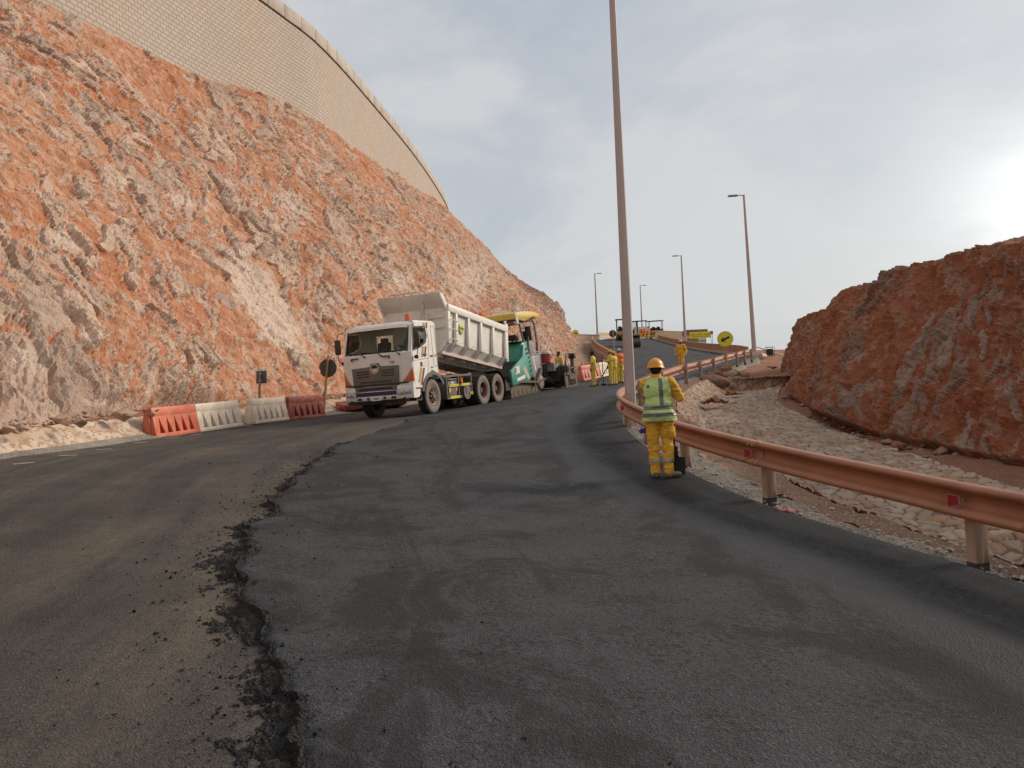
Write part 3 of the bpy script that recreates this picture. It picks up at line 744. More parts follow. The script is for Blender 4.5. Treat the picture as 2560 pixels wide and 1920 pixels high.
m_grey = M('grey plastic', (.12, .11, .105), .6, var=.12, dust=.3, dustcol=(.28, .22, .17))
m_grille = M('grille grey', (.155, .135, .12), .55, var=.1, dust=.2, dustcol=(.3, .23, .18))
m_chrome = M('bright steel', (.62, .6, .58), .3, .85, var=.1, dust=.3)
m_tyre = M('tyre rubber', (.03, .029, .029), .85, var=.2, vs=6, dust=.55, dustcol=(.16, .135, .11), bump=.01, bs=40)
m_tyres = M('dusty sidewall', (.19, .17, .15), .9, var=.15, vs=5, dust=.5, dustcol=(.28, .23, .19))
m_rimred = M('red oxide rim', (.27, .1, .08), .6, var=.2, vs=6, dust=.5, dustcol=(.2, .13, .1))
m_amber = M('amber lens', (.62, .13, .02), .25, var=.1, spec=.7)
m_lens = M('clear lens', (.5, .5, .5), .15, .3, var=.2, vs=9)
m_orange = M('orange plastic', (.78, .16, .03), .5, var=.1)
m_yel = M('reflective yellow', (.72, .62, .06), .5, var=.12, vs=10)
m_navy = M('navy decal', (.03, .03, .09), .5); m_odec = M('orange decal', (.75, .36, .08), .5); m_gdec = M('grey decal', (.3, .29, .27), .5)
m_red = M('red lettering', (.5, .05, .04), .5); m_ink = M('black ink', (.015, .015, .015), .6); m_paper = M('white label', (.72, .71, .68), .6)
m_int = M('cab trim', (.26, .24, .15), .8, var=.2); m_seat = M('seat cloth', (.035, .034, .036), .9)
m_steel = M('grey steel', (.3, .29, .28), .5, .4, var=.15, dust=.3)

def text(body, size, mat, parent, mtx, name='lettering', depth=.002, align='CENTER', bold=0):
    cu = bpy.data.curves.new(name, 'FONT'); cu.body = body; cu.size = size; cu.align_x = align; cu.align_y = 'CENTER'; cu.extrude = depth; cu.offset = bold
    tmp = bpy.data.objects.new(name, cu); COL.objects.link(tmp)
    dg = bpy.context.evaluated_depsgraph_get(); me = bpy.data.meshes.new_from_object(tmp.evaluated_get(dg))
    bpy.data.objects.remove(tmp); bpy.data.curves.remove(cu)
    me.materials.clear(); me.materials.append(mat)
    o = bpy.data.objects.new(name, me); COL.objects.link(o); o.parent = parent; o.matrix_local = mtx
    return o
def frame(origin, xdir, up):
    "matrix whose X runs along xdir and whose Z leans to up"
    x = Vector(xdir).normalized(); z = Vector(up); z = (z - x * z.dot(x)).normalized(); y = z.cross(x)
    q = Matrix((x, y, z)).transposed().to_4x4(); q.translation = Vector(origin); return q
def face(o, right, up):
    "matrix for lettering that reads along right with its top to up"
    x = Vector(right).normalized(); y = Vector(up); y = (y - x * y.dot(x)).normalized(); z = x.cross(y)
    q = Matrix((x, y, z)).transposed().to_4x4(); q.translation = Vector(o); return q
def on_road(x, y, th, fore, aft, half):
    "frame standing on the paving, X along heading th (to the left of the view axis, towards us)"
    f = Vector((-math.sin(th), -math.cos(th))); l = Vector((math.cos(th), -math.sin(th)))
    o = Vector((x, y))
    a = o + f * fore; b = o - f * aft; zf = gz(*a); zb = gz(*b); c = (a + b) / 2
    zl, zr = gz(*(c + l * half)), gz(*(c - l * half))
    X = Vector((f.x, f.y, (zf - zb) / (fore + aft))).normalized(); L = Vector((l.x, l.y, (zl - zr) / (2 * half)))
    up = X.cross(L)
    z0 = zf + (zb - zf) * fore / (fore + aft)
    return frame((x, y, z0), X, up)

# ------------------------------------------------------------------ tipper truck
TH_T = R(23)
hF = Vector((-2.77, 25.7, 0))
lat = Vector((math.cos(TH_T), -math.sin(TH_T)))
o2 = Vector((hF.x, hF.y)) - lat * 1.12 + Vector((.17, 0))
TM = on_road(o2.x, o2.y, TH_T, 0.01, 5.1, 1.0)
truck = thing('dump_truck', 'white six wheeled dump truck with its tipping body part raised against the green paver', 'truck', mat=TM)
# cab shell
HW = 1.245
def xf(y, z):
    b = 1.39 if z < 2.02 else 1.37 - (z - 2.02) / .82 * .24
    return b - .13 * (abs(y) / HW) ** 5
cab = MB()
arc = [(.74 * math.cos(a), .55 + .74 * math.sin(a)) for a in np.linspace(R(122), R(24), 14)]
outl = [(1.26, 1.02), (1.24, 2.03), (1.02, 2.84), (.92, 2.93), (-.27, 2.97), (-.39, 2.88), (-.42, 1.22)] + arc + [(.82, .86), (1.22, .86)]
win = [(1.12, 2.06), (1.02, 2.74), (.3, 2.78), (.22, 2.5), (.33, 2.3), (.7, 2.16)]
for s in (1, -1):
    cab.plate(outl, [win], .04, lambda u, v, w, s=s: (u, s * (HW - w), v))
cab.box((.3, 0, 2.96), (1.2, 2.38, .05)); 
# roof front curve, front panel, rear panel
pts = [(xf(y, z) if z < 2.84 else [1.13, 1.07, .93][k - 1 if False else 0], y, z) for y in np.linspace(-HW, HW, 13) for k, z in enumerate([2.8, 2.84])]
ny = 13; ysn = np.linspace(-HW, HW, ny)
prof_r = [(1.16, 2.79), (1.13, 2.87), (1.05, 2.94), (.9, 2.985), (.3, 3.0), (-.27, 2.985), (-.42, 2.9)]
cab.grid([(x - .13 * (abs(y) / HW) ** 5 * (1 if x > .8 else 0), y, z - .05 * (abs(y) / HW) ** 6) for y in ysn for x, z in prof_r], ny, len(prof_r))
zz = [.98, 1.1, 1.4, 1.75, 2.0, 2.05]
cab.grid([(xf(y, z), y, z) for y in ysn for z in zz], ny, len(zz))
for s in (1, -1):      # windscreen pillars
    cab.grid([(xf(y, z) - .004, s * y, z) for y in (1.13, 1.19, HW) for z in np.linspace(2.03, 2.84, 6)], 3, 6, flip=s < 0)
cab.plate([(-HW, 1.1), (HW, 1.1), (HW, 2.92), (-HW, 2.92)], [[(s * .35, 2.1), (s * .35, 2.68), (s * 1.0, 2.68), (s * 1.0, 2.1)][::s] for s in (1, -1)], .04, lambda u, v, w: (-.415 + w, u, v))
cab.box((.45, 0, 1.22), (1.6, 2.4, .06))
cabo = cab.build('cab', m_white, truck, smooth=True, angle=28)
ws = MB(); ws.grid([(xf(y, z) - .012, y, z) for y in np.linspace(-1.14, 1.14, 13) for z in np.linspace(2.04, 2.80, 7)], 13, 7)
wso = ws.build('windscreen', m_glass, cabo)
fr_ = MB()
rim = [(-1.15, 2.03), (1.15, 2.03), (1.13, 2.815), (-1.13, 2.815)]; rin = [(-1.11, 2.08), (1.11, 2.08), (1.09, 2.76), (-1.09, 2.76)]
def ringpts(q, n=10):
    r = []
    for a, b in zip(q, q[1:] + q[:1]): r += [(a[0] + (b[0] - a[0]) * i / n, a[1] + (b[1] - a[1]) * i / n) for i in range(n)]
    return r
ro, ri = ringpts(rim), ringpts(rin)
fr_.add([(xf(y, z) + .004, y, z) for y, z in ro] + [(xf(y, z) + .004, y, z) for y, z in ri], [(i, (i + 1) % 40, 40 + (i + 1) % 40, 40 + i) for i in range(40)])
fr_.build('rubber_seal', m_black, wso)
sv = MB(); sv.add([(1.37 - (2.66 - 2.02) / .82 * .24 - .02, y, z) for y, z in ((.1, 2.62), (1.1, 2.62), (1.1, 2.78), (.1, 2.78))], [(0, 1, 2, 3)])
for s in (1, -1):
    dr = MB(); dr.plate([(1.1, 2.08), (1.0, 2.72), (.32, 2.76), (.25, 2.5), (.35, 2.32), (.7, 2.19)], [], .006, lambda u, v, w, s=s: (u, s * (HW - .02 - w), v))
    if s < 0: dr.build('side_window', m_glass, cabo)
    d2 = MB(); d2.plate([(1.17, 2.02), (1.05, 2.78), (.27, 2.82), (.18, 2.5), (.3, 2.27), (.7, 2.11)], [[(1.11, 2.07), (1.01, 2.73), (.31, 2.77), (.23, 2.5), (.34, 2.31), (.7, 2.17)]], .012, lambda u, v, w, s=s: (u, s * (HW + .008 - w), v))
    d2.build('window_frame', m_black, cabo)
    for a, b in (((1.2, 2.0), (1.18, 1.0)), ((.16, 2.84), (.1, 2.3)), ((.1, 2.3), (.3, 1.3)), ((1.18, 1.72), (.2, 1.78)), ((-.1, 2.82), (-.14, 1.55)), ((-.35, 2.8), (-.38, 1.5)), ((-.14, 1.55), (-.38, 1.5)), ((-.1, 2.82), (-.35, 2.8))):
        sm = MB(); sm.bar((a[0], s * HW, a[1]), (b[0], s * HW, b[1]), .012, .01, up=(0, 1, 0)); sm.build('shut_line', m_grey, cabo)
    dh = MB(); dh.box((.42, s * (HW + .012), 1.9), (.2, .03, .05)); dh.build('door_handle', m_black, cabo, bevel=.008)
    for k, (mm, off) in enumerate(((0, -.1), (1, 0), (2, .1))):
        for (x0, z0, x1, z1) in ((.22, 2.92, .27, 2.74), (.40, 2.16, .52, 1.82), (.62, 1.48, .86, .95)):
            sgn = -off
            if s < 0: continue
            st_ = MB(); st_.add([(x0 + sgn - .05, s * (HW + .004), z0), (x0 + sgn + .05, s * (HW + .004), z0), (x1 + sgn + .05, s * (HW + .004), z1), (x1 + sgn - .05, s * (HW + .004), z1)], [(0, 1, 2, 3)]); st_.build('stripe', [m_gdec, m_odec, m_navy][mm], cabo)
    fl = MB()
    a0 = np.linspace(R(150), R(15), 18)
    fl.grid([(r * math.cos(a), s * y, .55 + r * math.sin(a)) for a in a0 for r, y in ((.70, HW + .03), (.80, HW + .03), (.82, HW - .02), (.82, .8))], 18, 4, flip=s < 0)
    fl.build('wheel_arch', m_grey, cabo)
    stp = MB()
    for z in (.5, .86): stp.box((.98, s * 1.15, z), (.36, .2, .05))
    for x in (.82, 1.14): stp.box((x, s * 1.15, .68), (.04, .18, .4))
    stp.box((.98, s * .98, .75), (.5, .2, .55)); stp.build('step', m_chas, cabo)
    # mirrors
    mi = MB(); px_ = 1.2
    mi.tube([(1.08, s * 1.24, 2.82), (1.2, s * 1.4, 2.78), (1.22, s * 1.46, 2.6), (1.22, s * 1.46, 2.0), (1.18, s * 1.4, 1.86), (1.12, s * 1.25, 1.84)], .014, 6)
    mo = mi.build('mirror_arm', m_black, cabo)
    mh = MB(); mh.box((1.2, s * 1.46, 2.36), (.09, .2, .48)); mh.build('mirror', M('mirror shell', (.03, .03, .032), .45, dust=.15), mo, bevel=.035)
    mk = MB(); mk.box((1.12, s * 1.35, 1.83), (.08, .12, .12)); mk.build('kerb_mirror', m_black, mo, bevel=.025)
    # corner lamp and headlamp
    cl_ = MB()
    tri = [(HW + .003, 1.12), (HW + .003, 1.6), (.86, 1.12)]
    n_ = 8; P0 = []
    for i in range(n_ + 1):
        f = i / n_; y = .95 + (HW + .002 - .95) * f; ztop = 1.14 + .38 * f ** 1.3
        P0 += [(xf(y, 1.2) + .018, s * y, 1.1), (xf(y, 1.2) + .022, s * y, (1.1 + ztop) / 2), (xf(y, 1.2) + .014, s * y, ztop)]
    cl_.grid(P0, n_ + 1, 3, flip=s < 0)
    cl_.plate([(1.265, 1.1), (1.27, 1.55), (1.17, 1.12)], [], .02, lambda u, v, w, s=s: (u, s * (HW + .012 - w), v))
    cl_.build('indicator_lamp', m_amber, cabo)
bm_ = MB()       # bumper
bz = [.58, .62, .66, .86, .9, 1.0, 1.03]
def xb(y): return 1.46 - .16 * (abs(y) / HW) ** 4
bp_ = [-.03, 0, .005, .005, 0, -.02, -.06]
ysb = np.linspace(-HW, HW, 21)
bm_.grid([(xb(y) + d, y * 1.004, z) for y in ysb for z, d in zip(bz, bp_)], 21, len(bz))
for s in (1, -1):
    bm_.plate([(1.3, .58), (1.3, 1.03), (.86, 1.03), (.9, .66), (1.0, .58)], [], .03, lambda u, v, w, s=s: (u, s * (HW * 1.004 - w), v))
bmo = bm_.build('bumper', m_white, truck, smooth=True)
sl_ = MB(); sl_.grid([(xb(y) + .012, y, z) for y in np.linspace(-.78, .78, 9) for z in (.72, .85)], 9, 2); sl_.build('intake_slot', m_navy, bmo)
for s in (1, -1):
    hl = MB(); hl.grid([(xb(y) + .02 + .012 * math.sin(PI * f), s * y, z0 + .02 * (y - .75)) for y in np.linspace(.74, 1.2, 7) for f, z0 in ((0, .69 + 0), (.5, .78), (1, .88))], 7, 3, flip=s < 0)
    ho = hl.build('headlight', m_lens, bmo)
    hi = MB(); hi.lathe([(.055, 0), (.06, .012), (.03, .02)], 16, (xb(.95) + .03, s * .9, .785), 'X'); hi.build('reflector', m_chrome, ho); hi = MB(); hi.lathe([(.045, 0), (.05, .01), (.02, .02)], 16, (xb(1.05) + .025, s * 1.05, .79), 'X'); hi.build('reflector', m_chrome, ho)
    fg = MB(); fg.box((xb(.55) + .006, s * .62, .645), (.02, .16, .07)); fg.build('tow_socket', m_navy, bmo); fg = MB(); fg.box((xb(.2) + .006, s * .3, .645), (.02, .09, .08)); fg.build('tow_socket', m_navy, bmo)
pl_ = MB(); pl_.box((xb(0) + .012, 0, .645), (.012, .34, .15)); plo = pl_.build('number_plate', m_paper, bmo)
text('69852', .08, m_ink, plo, face((xb(0) + .02, 0, .63), (0, 1, 0), (0, 0, 1)), 'lettering')
un = MB(); un.box((1.2, 0, .53), (.4, 2.2, .1)); un.box((1.0, 0, .62), (.8, 2.0, .3)); un.build('underrun', m_chas, truck)
gr = MB()        # grille
go = [(-.82, 1.0), (.82, 1.0), (.86, 1.62), (.2, 1.64), (.14, 1.74), (-.14, 1.74), (-.2, 1.64), (-.86, 1.62)]
gr.plate(go, [], .03, lambda u, v, w: (1.40 - w + .02, u, v))
gr.box((1.42, 0, .94), (.1, 1.5, .14))
gro = gr.build('grille', m_grille, truck, bevel=.01)
gs = MB()
for z in (1.5, 1.42, 1.34): gs.box((1.424, .46, z), (.012, .46, .03)); gs.box((1.424, -.46, z), (.012, .46, .03))
gs.box((1.424, 0, 1.16), (.012, 1.1, .035)); gs.box((1.424, 0, 1.06), (.014, 1.66, .06)); gs.box((1.476, 0, .945), (.008, 1.2, .07)); gs.build('slot', m_black, gro)
sb = MB(); sb.box((xf(0, 1.2) + .006, 0, 1.075), (.02, 2.3, .05)); sb.build('trim_strip', m_navy, truck)
em = MB(); em.lathe([(.125, 0), (.15, 0), (.155, .02), (.13, .02)], 28, (1.43, 0, 1.56), 'X', closed=True); em.box((1.44, 0, 1.56), (.02, .24, .035)); em.add([(1.432, a * .1, 1.56 + b * .1) for a, b in ((-1, -.5), (-.6, -1), (.6, -1), (1, -.5), (1, -.18), (-1, -.18))], [(0, 1, 2, 3, 4, 5)])
em.build('emblem', m_chrome, gro)
em2 = MB(); em2.lathe([(.0, 0), (.128, 0)], 28, (1.428, 0, 1.56), 'X'); em2.build('emblem_back', m_ink, gro)
text('700', .12, m_red, truck, face((xf(.62, 1.7) + .006, .62, 1.72), (0, 1, 0), (0, 0, 1)), 'lettering')
for y in (-.72, .42):
    hb_ = MB(); hb_.box((xf(y, 1.93) + .03, y, 1.93), (.04, .26, .03)); hb_.box((xf(y, 1.93) + .02, y + (.12 if y > 0 else -.12), 1.9), (.04, .03, .09)); hb_.build('grab_handle', m_black, truck)
for y0, y1 in ((-.35, -1.0), (.25, -.5), (.9, .25)):
    wp = MB(); wp.tube([(xf(y0, 1.95) + .03, y0, 1.97), (xf(y0, 2.05) + .05, y0 - .12, 2.06), (xf(y1, 2.1) + .02, y1, 2.1)], .014, 6); wp.ball((xf(y0, 1.95) + .02, y0, 1.96), .03, 8); wp.build('wiper', m_black, truck)
it = MB()        # dashboard and seats, seen through the glass
it.box((1.02, 0, 1.9), (.35, 2.3, .3)); it.box((1.0, 0, 2.06), (.25, 1.6, .06)); it.build('dashboard', m_int, truck, bevel=.03)
for y in (.62, -.62):
    se = MB(); se.box((.05, y, 1.75), (.5, .5, .3)); se.box((-.22, y, 2.15), (.14, .48, .6), (0, -.15, 0)); se.box((-.29, y, 2.5), (.1, .28, .18)); se.build('cab_seat', m_seat, truck, bevel=.04)
sw = MB(); sw.lathe([(.21, -.012), (.235, 0), (.21, .012)], 24, (0, 0, 0), closed=True); sw.box((0, 0, 0), (.42, .05, .02)); swo = sw.build('steering_wheel', m_black, truck)
swo.matrix_local = Matrix.Translation((.72, .62, 2.12)) @ Matrix.Rotation(R(-38), 4, 'Y')
lb = MB()
lb.add([(.74, HW + .006, 1.68), (.32, HW + .006, 1.70), (.32, HW + .006, 1.52), (.74, HW + .006, 1.50)], [(0, 1, 2, 3)])
lbo = lb.build('door_sticker', m_paper, cabo)
lq = MB(); lq.add([(.74, HW + .009, 1.66), (.62, HW + .009, 1.67), (.62, HW + .009, 1.53), (.74, HW + .009, 1.52)], [(0, 1, 2, 3)]); lq.build('black_square', m_ink, lbo)
text('SK-02', .07, m_ink, cabo, face((-.0, HW + .005, 1.48), (-1, 0, 0), (0, 0, 1)))
text('53', .14, m_gdec, cabo, face((-.27, HW + .005, 1.86), (-1, 0, 0), (0, 0, 1)))
text('04', .09, m_ink, cabo, face((1.0, HW + .005, 2.86), (-1, 0, 0), (0, 0, 1)))
text('ZS3541', .075, m_ink, cabo, face((-.02, HW + .005, 1.36), (-1, 0, 0), (0, 0, 1)))
lk = MB(); lk.box((-.02, HW + .008, 1.85), (.16, .02, .05)); lk.build('latch', m_ink, cabo)
be = MB(); be.lathe([(.09, 0), (.095, .04), (.085, .05)], 18, (.55, .82, 2.97)); beo = be.build('beacon', m_black, truck)
b2 = MB(); b2.lathe([(.0, .26), (.06, .26), (.085, .24), (.088, .05), (.0, .05)], 18, (.55, .82, 2.97)); b2.build('lens', m_amber, beo)
ex = MB(); ex.tube([(-.8, .62, 1.3), (-.8, .62, 3.25), (-.8, .64, 3.5), (-.76, .7, 3.68)], .075, 14); ex.build('exhaust_stack', M('exhaust', (.5, .46, .41), .6, .2, dust=.3), truck)
et = MB(); et.lathe([(.0, 0), (.066, 0)], 14); eo = et.build('pipe_mouth', m_ink, truck); eo.matrix_local = Matrix.Translation((-.755, .705, 3.69)) @ Matrix.Rotation(R(35), 4, 'X') @ Matrix.Rotation(R(20), 4, 'Y')
# chassis, guards, boxes
ch = MB()
for y in (.42, -.42): ch.box((-2.6, y, .93), (7.2, .09, .28))
for x in (-.9, -2.2, -3.6, -5.0, -6.1): ch.box((x, 0, .93), (.12, .84, .2))
ch.tube([(0, -1, .55), (0, 1, .55)], .07); ch.tube([(-3.8, -1, .55), (-3.8, 1, .55)], .09); ch.tube([(-5.1, -1, .55), (-5.1, 1, .55)], .09)
ch.ball((-3.8, 0, .55), .26, 12); ch.ball((-5.1, 0, .55), .26, 12); ch.tube([(-.8, 0, .7), (-3.7, 0, .6)], .06)
ch.box((-.2, 0, .9), (1.6, .8, .6))
ch.box((-6.2, 0, .75), (.1, 2.2, .14))
ch.build('chassis', m_chas, truck)
for s in (1, -1):
    gd_ = MB()
    for z in (1.16, .82, .42): gd_.bar((-.98 if z < 1 else -.8, s * 1.17, z), (-2.95 if z > .7 else -2.1, s * 1.17, z), .05, .07)
    for x in (-1.02, -1.9, -2.9): gd_.bar((x, s * 1.17, 1.18), (x, s * 1.17, .5 if x < -2.5 else .4), .05, .05)
    gd_.bar((-2.45, s * 1.17, .8), (-2.45, s * 1.17, .5), .05, .05)
    gdo = gd_.build('side_guard', m_grey, truck)
    for (x0, x1, z) in ((-1.2, -1.85, .83), (-2.1, -2.75, .83), (-1.2, -1.9, .43), (-2.7, -2.95, .5)):
        ref = MB(); ref.m = 0; ref.box(((x0 + x1) / 2, s * 1.20, z), (abs(x1 - x0), .01, .085))
        ref.m = 1
        for k in range(6):
            xx = x0 + (x1 - x0) * (k + .5) / 6; dd = .03 if k < 3 else -.03
            ref.add([(xx + dd, s * 1.207, z - .03), (xx, s * 1.207, z), (xx + dd, s * 1.207, z + .03), (xx + dd * .4, s * 1.207, z + .03), (xx - dd * .6, s * 1.207, z), (xx + dd * .4, s * 1.207, z - .03)], [(0, 1, 4, 5), (1, 2, 3, 4)])
        ref.build('hazard_strip', [m_yel, m_ink], gdo)
bx = MB(); bx.box((-1.5, .95, .68), (.62, .4, .6)); bx.box((-1.5, .95, 1.04), (.66, .44, .06)); bx.lathe([(.1, -.2), (.1, .2)], 12, (-1.45, .95, 1.08), 'X'); bxo = bx.build('battery_box', m_grey, truck, bevel=.03)
lbx = MB(); lbx.box((-1.28, 1.155, .7), (.13, .01, .2)); lbx.build('warning_label', M('yellow label', (.65, .38, .04), .5), bxo); lbx = MB(); lbx.box((-1.76, 1.155, .7), (.1, .01, .12)); lbx.build('warning_label', M('yellow label', (.65, .38, .04), .5), bxo)
wb = MB(); wb.box((-1.5, 1.155, .93), (.12, .01, .08)); wb.build('white_label', m_paper, bxo)
ft = MB(); ft.lathe([(.27, -.3), (.28, -.27)] + [(.28 - .015 * (k % 2), -.27 + .045 * k) for k in range(13)] + [(.28, .3), (.0, .3)], 20, (-2.55, .88, .58), 'Y'); ft.build('air_tank', m_grey, truck)
ot = MB(); ot.box((-2.38, 1.05, 1.02), (.14, .06, .3), (0, .25, 0)); ot.build('extinguisher_box', m_orange, truck, bevel=.02)
fu = MB(); fu.lathe([(.0, -.65), (.3, -.65), (.32, -.6), (.32, .6), (.3, .65), (.0, .65)], 24, (-1.9, -.88, .75), 'X'); fu.build('fuel_tank', m_steel, truck)
ram = MB(); ram.tube([(-1.2, 0, .9), (-1.9, 0, 1.9)], .1); ram.tube([(-1.0, .25, 1.0), (-3.2, .25, 1.2)], .06); ram.build('tipping_ram', m_chas, truck)
# wheels
def make_wheel(front):
    t = MB(); w = .15
    t.m = 1; t.lathe([(.30, -w * .8), (.33, -w), (.44, -w * 1.12), (.505, -w)], 40, axis='Y')
    t.m = 0; t.lathe([(.505, -w), (.535, -w * .86), (.54, -w * .5), (.54, w * .5), (.535, w * .86), (.505, w)], 40, axis='Y')
    t.m = 1; t.lathe([(.505, w), (.44, w * 1.12), (.33, w), (.30, w * .8), (.30, -w * .8)], 40, axis='Y')
    t.m = 0
    for k in range(48):
        a = 2 * PI * k / 48; q = Matrix.Rotation(-a, 3, 'Y')
        for sx in (-1, 1): t.box(q @ Vector((.537, sx * .095, 0)), (.022, .09, .036), q)
    tyre = t.build('wheel', [m_tyre, m_tyres], None, angle=50)
    r = MB()
    if front: r.lathe([(.30, .12), (.31, .135), (.285, .14), (.25, .11), (.2, .10), (.0, .10)], 32, axis='Y')
    else: r.lathe([(.30, .12), (.31, .135), (.285, .14), (.265, .05), (.25, -.06), (.0, -.08)], 32, axis='Y')
    rim_ = r.build('rim', m_rimred, tyre)
    h = MB()
    if front:
        h.lathe([(.0, .2), (.09, .2), (.105, .18), (.11, .10)], 20, axis='Y')
        for k in range(8):
            a = 2 * PI * k / 8; c, s = math.cos(a), math.sin(a)
            h.bar((c * .09, .15, s * .09), (c * .21, .125, s * .21), .05, .05, up=(0, 1, 0)); h.cyl((c * .2, .1, s * .2), (c * .2, .16, s * .2), .022, n=6)
    else:
        h.lathe([(.0, .06), (.1, .06), (.12, .03), (.13, -.05), (.245, -.035), (.262, .04)], 24, axis='Y')
        for k in range(10):
            a = 2 * PI * k / 10; h.cyl((math.cos(a) * .18, -.08, math.sin(a) * .18), (math.cos(a) * .18, -.03, math.sin(a) * .18), .02, n=6)
    h.build('hub', m_grey if front else M('hub grime', (.075, .06, .055), .8, var=.3, dust=.4, dustcol=(.18, .14, .11)), tyre)
    return tyre
def place_wheel(src, x, y, flip, parent, steer=0):
    w = src.copy(); COL.objects.link(w); w.parent = parent
    w.matrix_local = Matrix.Translation((x, y, .56)) @ Matrix.Rotation((PI if flip else 0) + steer, 4, 'Z') @ Matrix.Diagonal((1.037, 1, 1.037, 1))
    for ch_ in src.children: c = ch_.copy(); COL.objects.link(c); c.parent = w
    return w
wf, wr = make_wheel(True), make_wheel(False)
for s in (1, -1):
    w = place_wheel(wf, 0, s * 1.05, s < 0, truck, R(2))
    for x in (-3.8, -5.1):
        for y in (1.08, .74): place_wheel(wr, x, s * y, s < 0, truck)
    mg = MB(); mg.grid([(-5.1 + .68 * math.cos(a), s * y, .55 + .68 * math.sin(a)) for a in np.linspace(R(95), R(195), 10) for y in (.6, 1.24)], 10, 2); mg.grid([(-5.1 - .66, s * y, z) for z in (.45, .2) for y in (.65, 1.2)], 2, 2)
    mg.build('mudguard', m_black, truck)
for w in (wf, wr):
    for c in list(w.children): bpy.data.objects.remove(c)
    bpy.data.objects.remove(w)
# tipping body
TIP = R(7.6)
BM = Matrix.Translation((-6.12, 0, 1.25)) @ Matrix.Rotation(-TIP, 4, 'Y')
by = MB(); by.T = BM; LB = 4.95; BH = 1.6
cs = [(.86, .08), (.92, .08), (1.16, .42), (1.2, BH - .2), (1.2, BH), (1.12, BH), (1.12, .45), (.84, .14)]
for s in (1, -1):
    n = len(cs); by.add([(x, s * y, z) for x in (0.05, LB) for y, z in cs], [(i, (i + 1) % n, n + (i + 1) % n, n + i) for i in range(n)] + [tuple(range(n)), tuple(range(n, 2 * n))])
by.box((LB / 2, 0, .1), (LB, 1.75, .08))
for x in np.linspace(.4, LB - .3, 6): by.box((x, 0, .0), (.12, 1.7, .12))
for y in (.45, -.45): by.box((LB / 2, y, -.02), (LB, .12, .2))
by.plate([(-.9, .06), (.9, .06), (1.2, .42), (1.22, BH), (-1.22, BH), (-1.2, .42)], [], .06, lambda u, v, w: (LB - .03 + w, u, v))
for z in (.95, 1.3): by.box((LB + .05, 0, z), (.08, 2.3, .1))
by.box((LB + .055, -.25, .75), (.09, .16, 1.35)); by.box((LB + .055, .5, .75), (.09, .14, 1.35))
bodyo = by.build('tipping_body', m_whiteb, truck, smooth=True, angle=30)
for s in (1, -1):
    tr_ = MB(); tr_.T = BM; tr_.box((LB / 2, s * 1.24, BH - .02), (LB + .05, .14, .24)); tr_.build('top_rail', m_white, bodyo, bevel=.012)
for s in (1, -1):
    for x in (LB - .04, 4.35, 3.4, 2.38, 1.32, .12):
        rb = MB(); rb.T = BM; w = .1 if x > 5 else .15
        if x == .12: w = .2
        rb.bar((x, s * 1.24, BH - .12), (x, s * 1.225, .42), w, .1, up=(1, 0, 0)) if False else rb.box((x, s * 1.245, (BH + .3) / 2 - .0), (w, .1, BH - .45))
        q = [(x - w / 2, s * 1.29, .44), (x + w / 2, s * 1.29, .44), (x + w / 2, s * .98, .1), (x - w / 2, s * .98, .1), (x - w / 2, s * 1.15, .46), (x + w / 2, s * 1.15, .46), (x + w / 2, s * .9, .12), (x - w / 2, s * .9, .12)]
        rb.add(q, [(0, 1, 2, 3), (7, 6, 5, 4), (0, 4, 5, 1), (1, 5, 6, 2), (2, 6, 7, 3), (3, 7, 4, 0)])
        rb.build('side_rib', m_white, bodyo, bevel=.008)
for s in (1, -1): rl = MB(); rl.T = BM; rl.box((LB / 2, s * .96, .075), (LB, .1, .1)); rl.build('bottom_rail', M('pale dusty rail', (.62, .5, .46), .6, dust=.3), bodyo)
for k, z in enumerate((1.18, .86, .52)): ld = MB(); ld.T = BM; ld.tube([(4.4, 1.3, z), (4.4, 1.36, z), (LB - .06, 1.36, z), (LB - .06, 1.3, z)], .014, 6); ld.build('rung', m_whiteb, bodyo)
for x in (3.9, 2.88, 1.85, .75): hk = MB(); hk.T = BM; hk.tube([(x + .1, 1.2, .5), (x + .1, 1.26, .5), (x - .05, 1.27, .5), (x - .07, 1.27, .54)], .012, 6); hk.build('tarp_hook', m_whiteb, bodyo)
cn_ = MB(); cn_.T = BM         # canopy over the cab
cp = [(LB - .02, BH - .02), (LB + .08, BH - .1), (LB + .46, BH + .3), (LB + .5, BH + .42), (LB + .26, BH + .38), (LB + .06, BH + .2), (LB - .02, BH + .08)]
cn_.plate([(LB, BH - .04), (LB + .46, BH + .36), (LB + .5, BH + .42), (LB, BH + .06)], [], 2.36, lambda u, v, w: (u, w - 1.18, v))
for s in (1, -1): cn_.plate(cp, [], .06, lambda u, v, w, s=s: (u, s * (1.24 - w), v))
cn_.build('canopy', m_whiteb, bodyo, bevel=.01)
rk = MB(); rk.T = BM
rk.tube([(LB + .3, -.9, BH + .36), (LB + .3, -.85, BH + .56), (LB + .3, .25, BH + .56), (LB + .3, .3, BH + .36)], .02, 6); rk.tube([(LB + .1, -.9, BH + .2), (LB + .1, -.85, BH + .5), (LB + .1, .25, BH + .5), (LB + .1, .3, BH + .2)], .02, 6)
for y in (-.6, -.3, 0): rk.tube([(LB + .3, y, BH + .56), (LB + .1, y, BH + .5)], .015, 6)
rk.build('tarp_frame', m_steel, bodyo)
tg = MB(); tg.T = BM
tg.plate([(-1.0, .1), (1.0, .1), (1.16, .45), (1.18, BH - .1), (-1.18, BH - .1), (-1.16, .45)], [], .08, lambda u, v, w: (.04 - w, u, v))
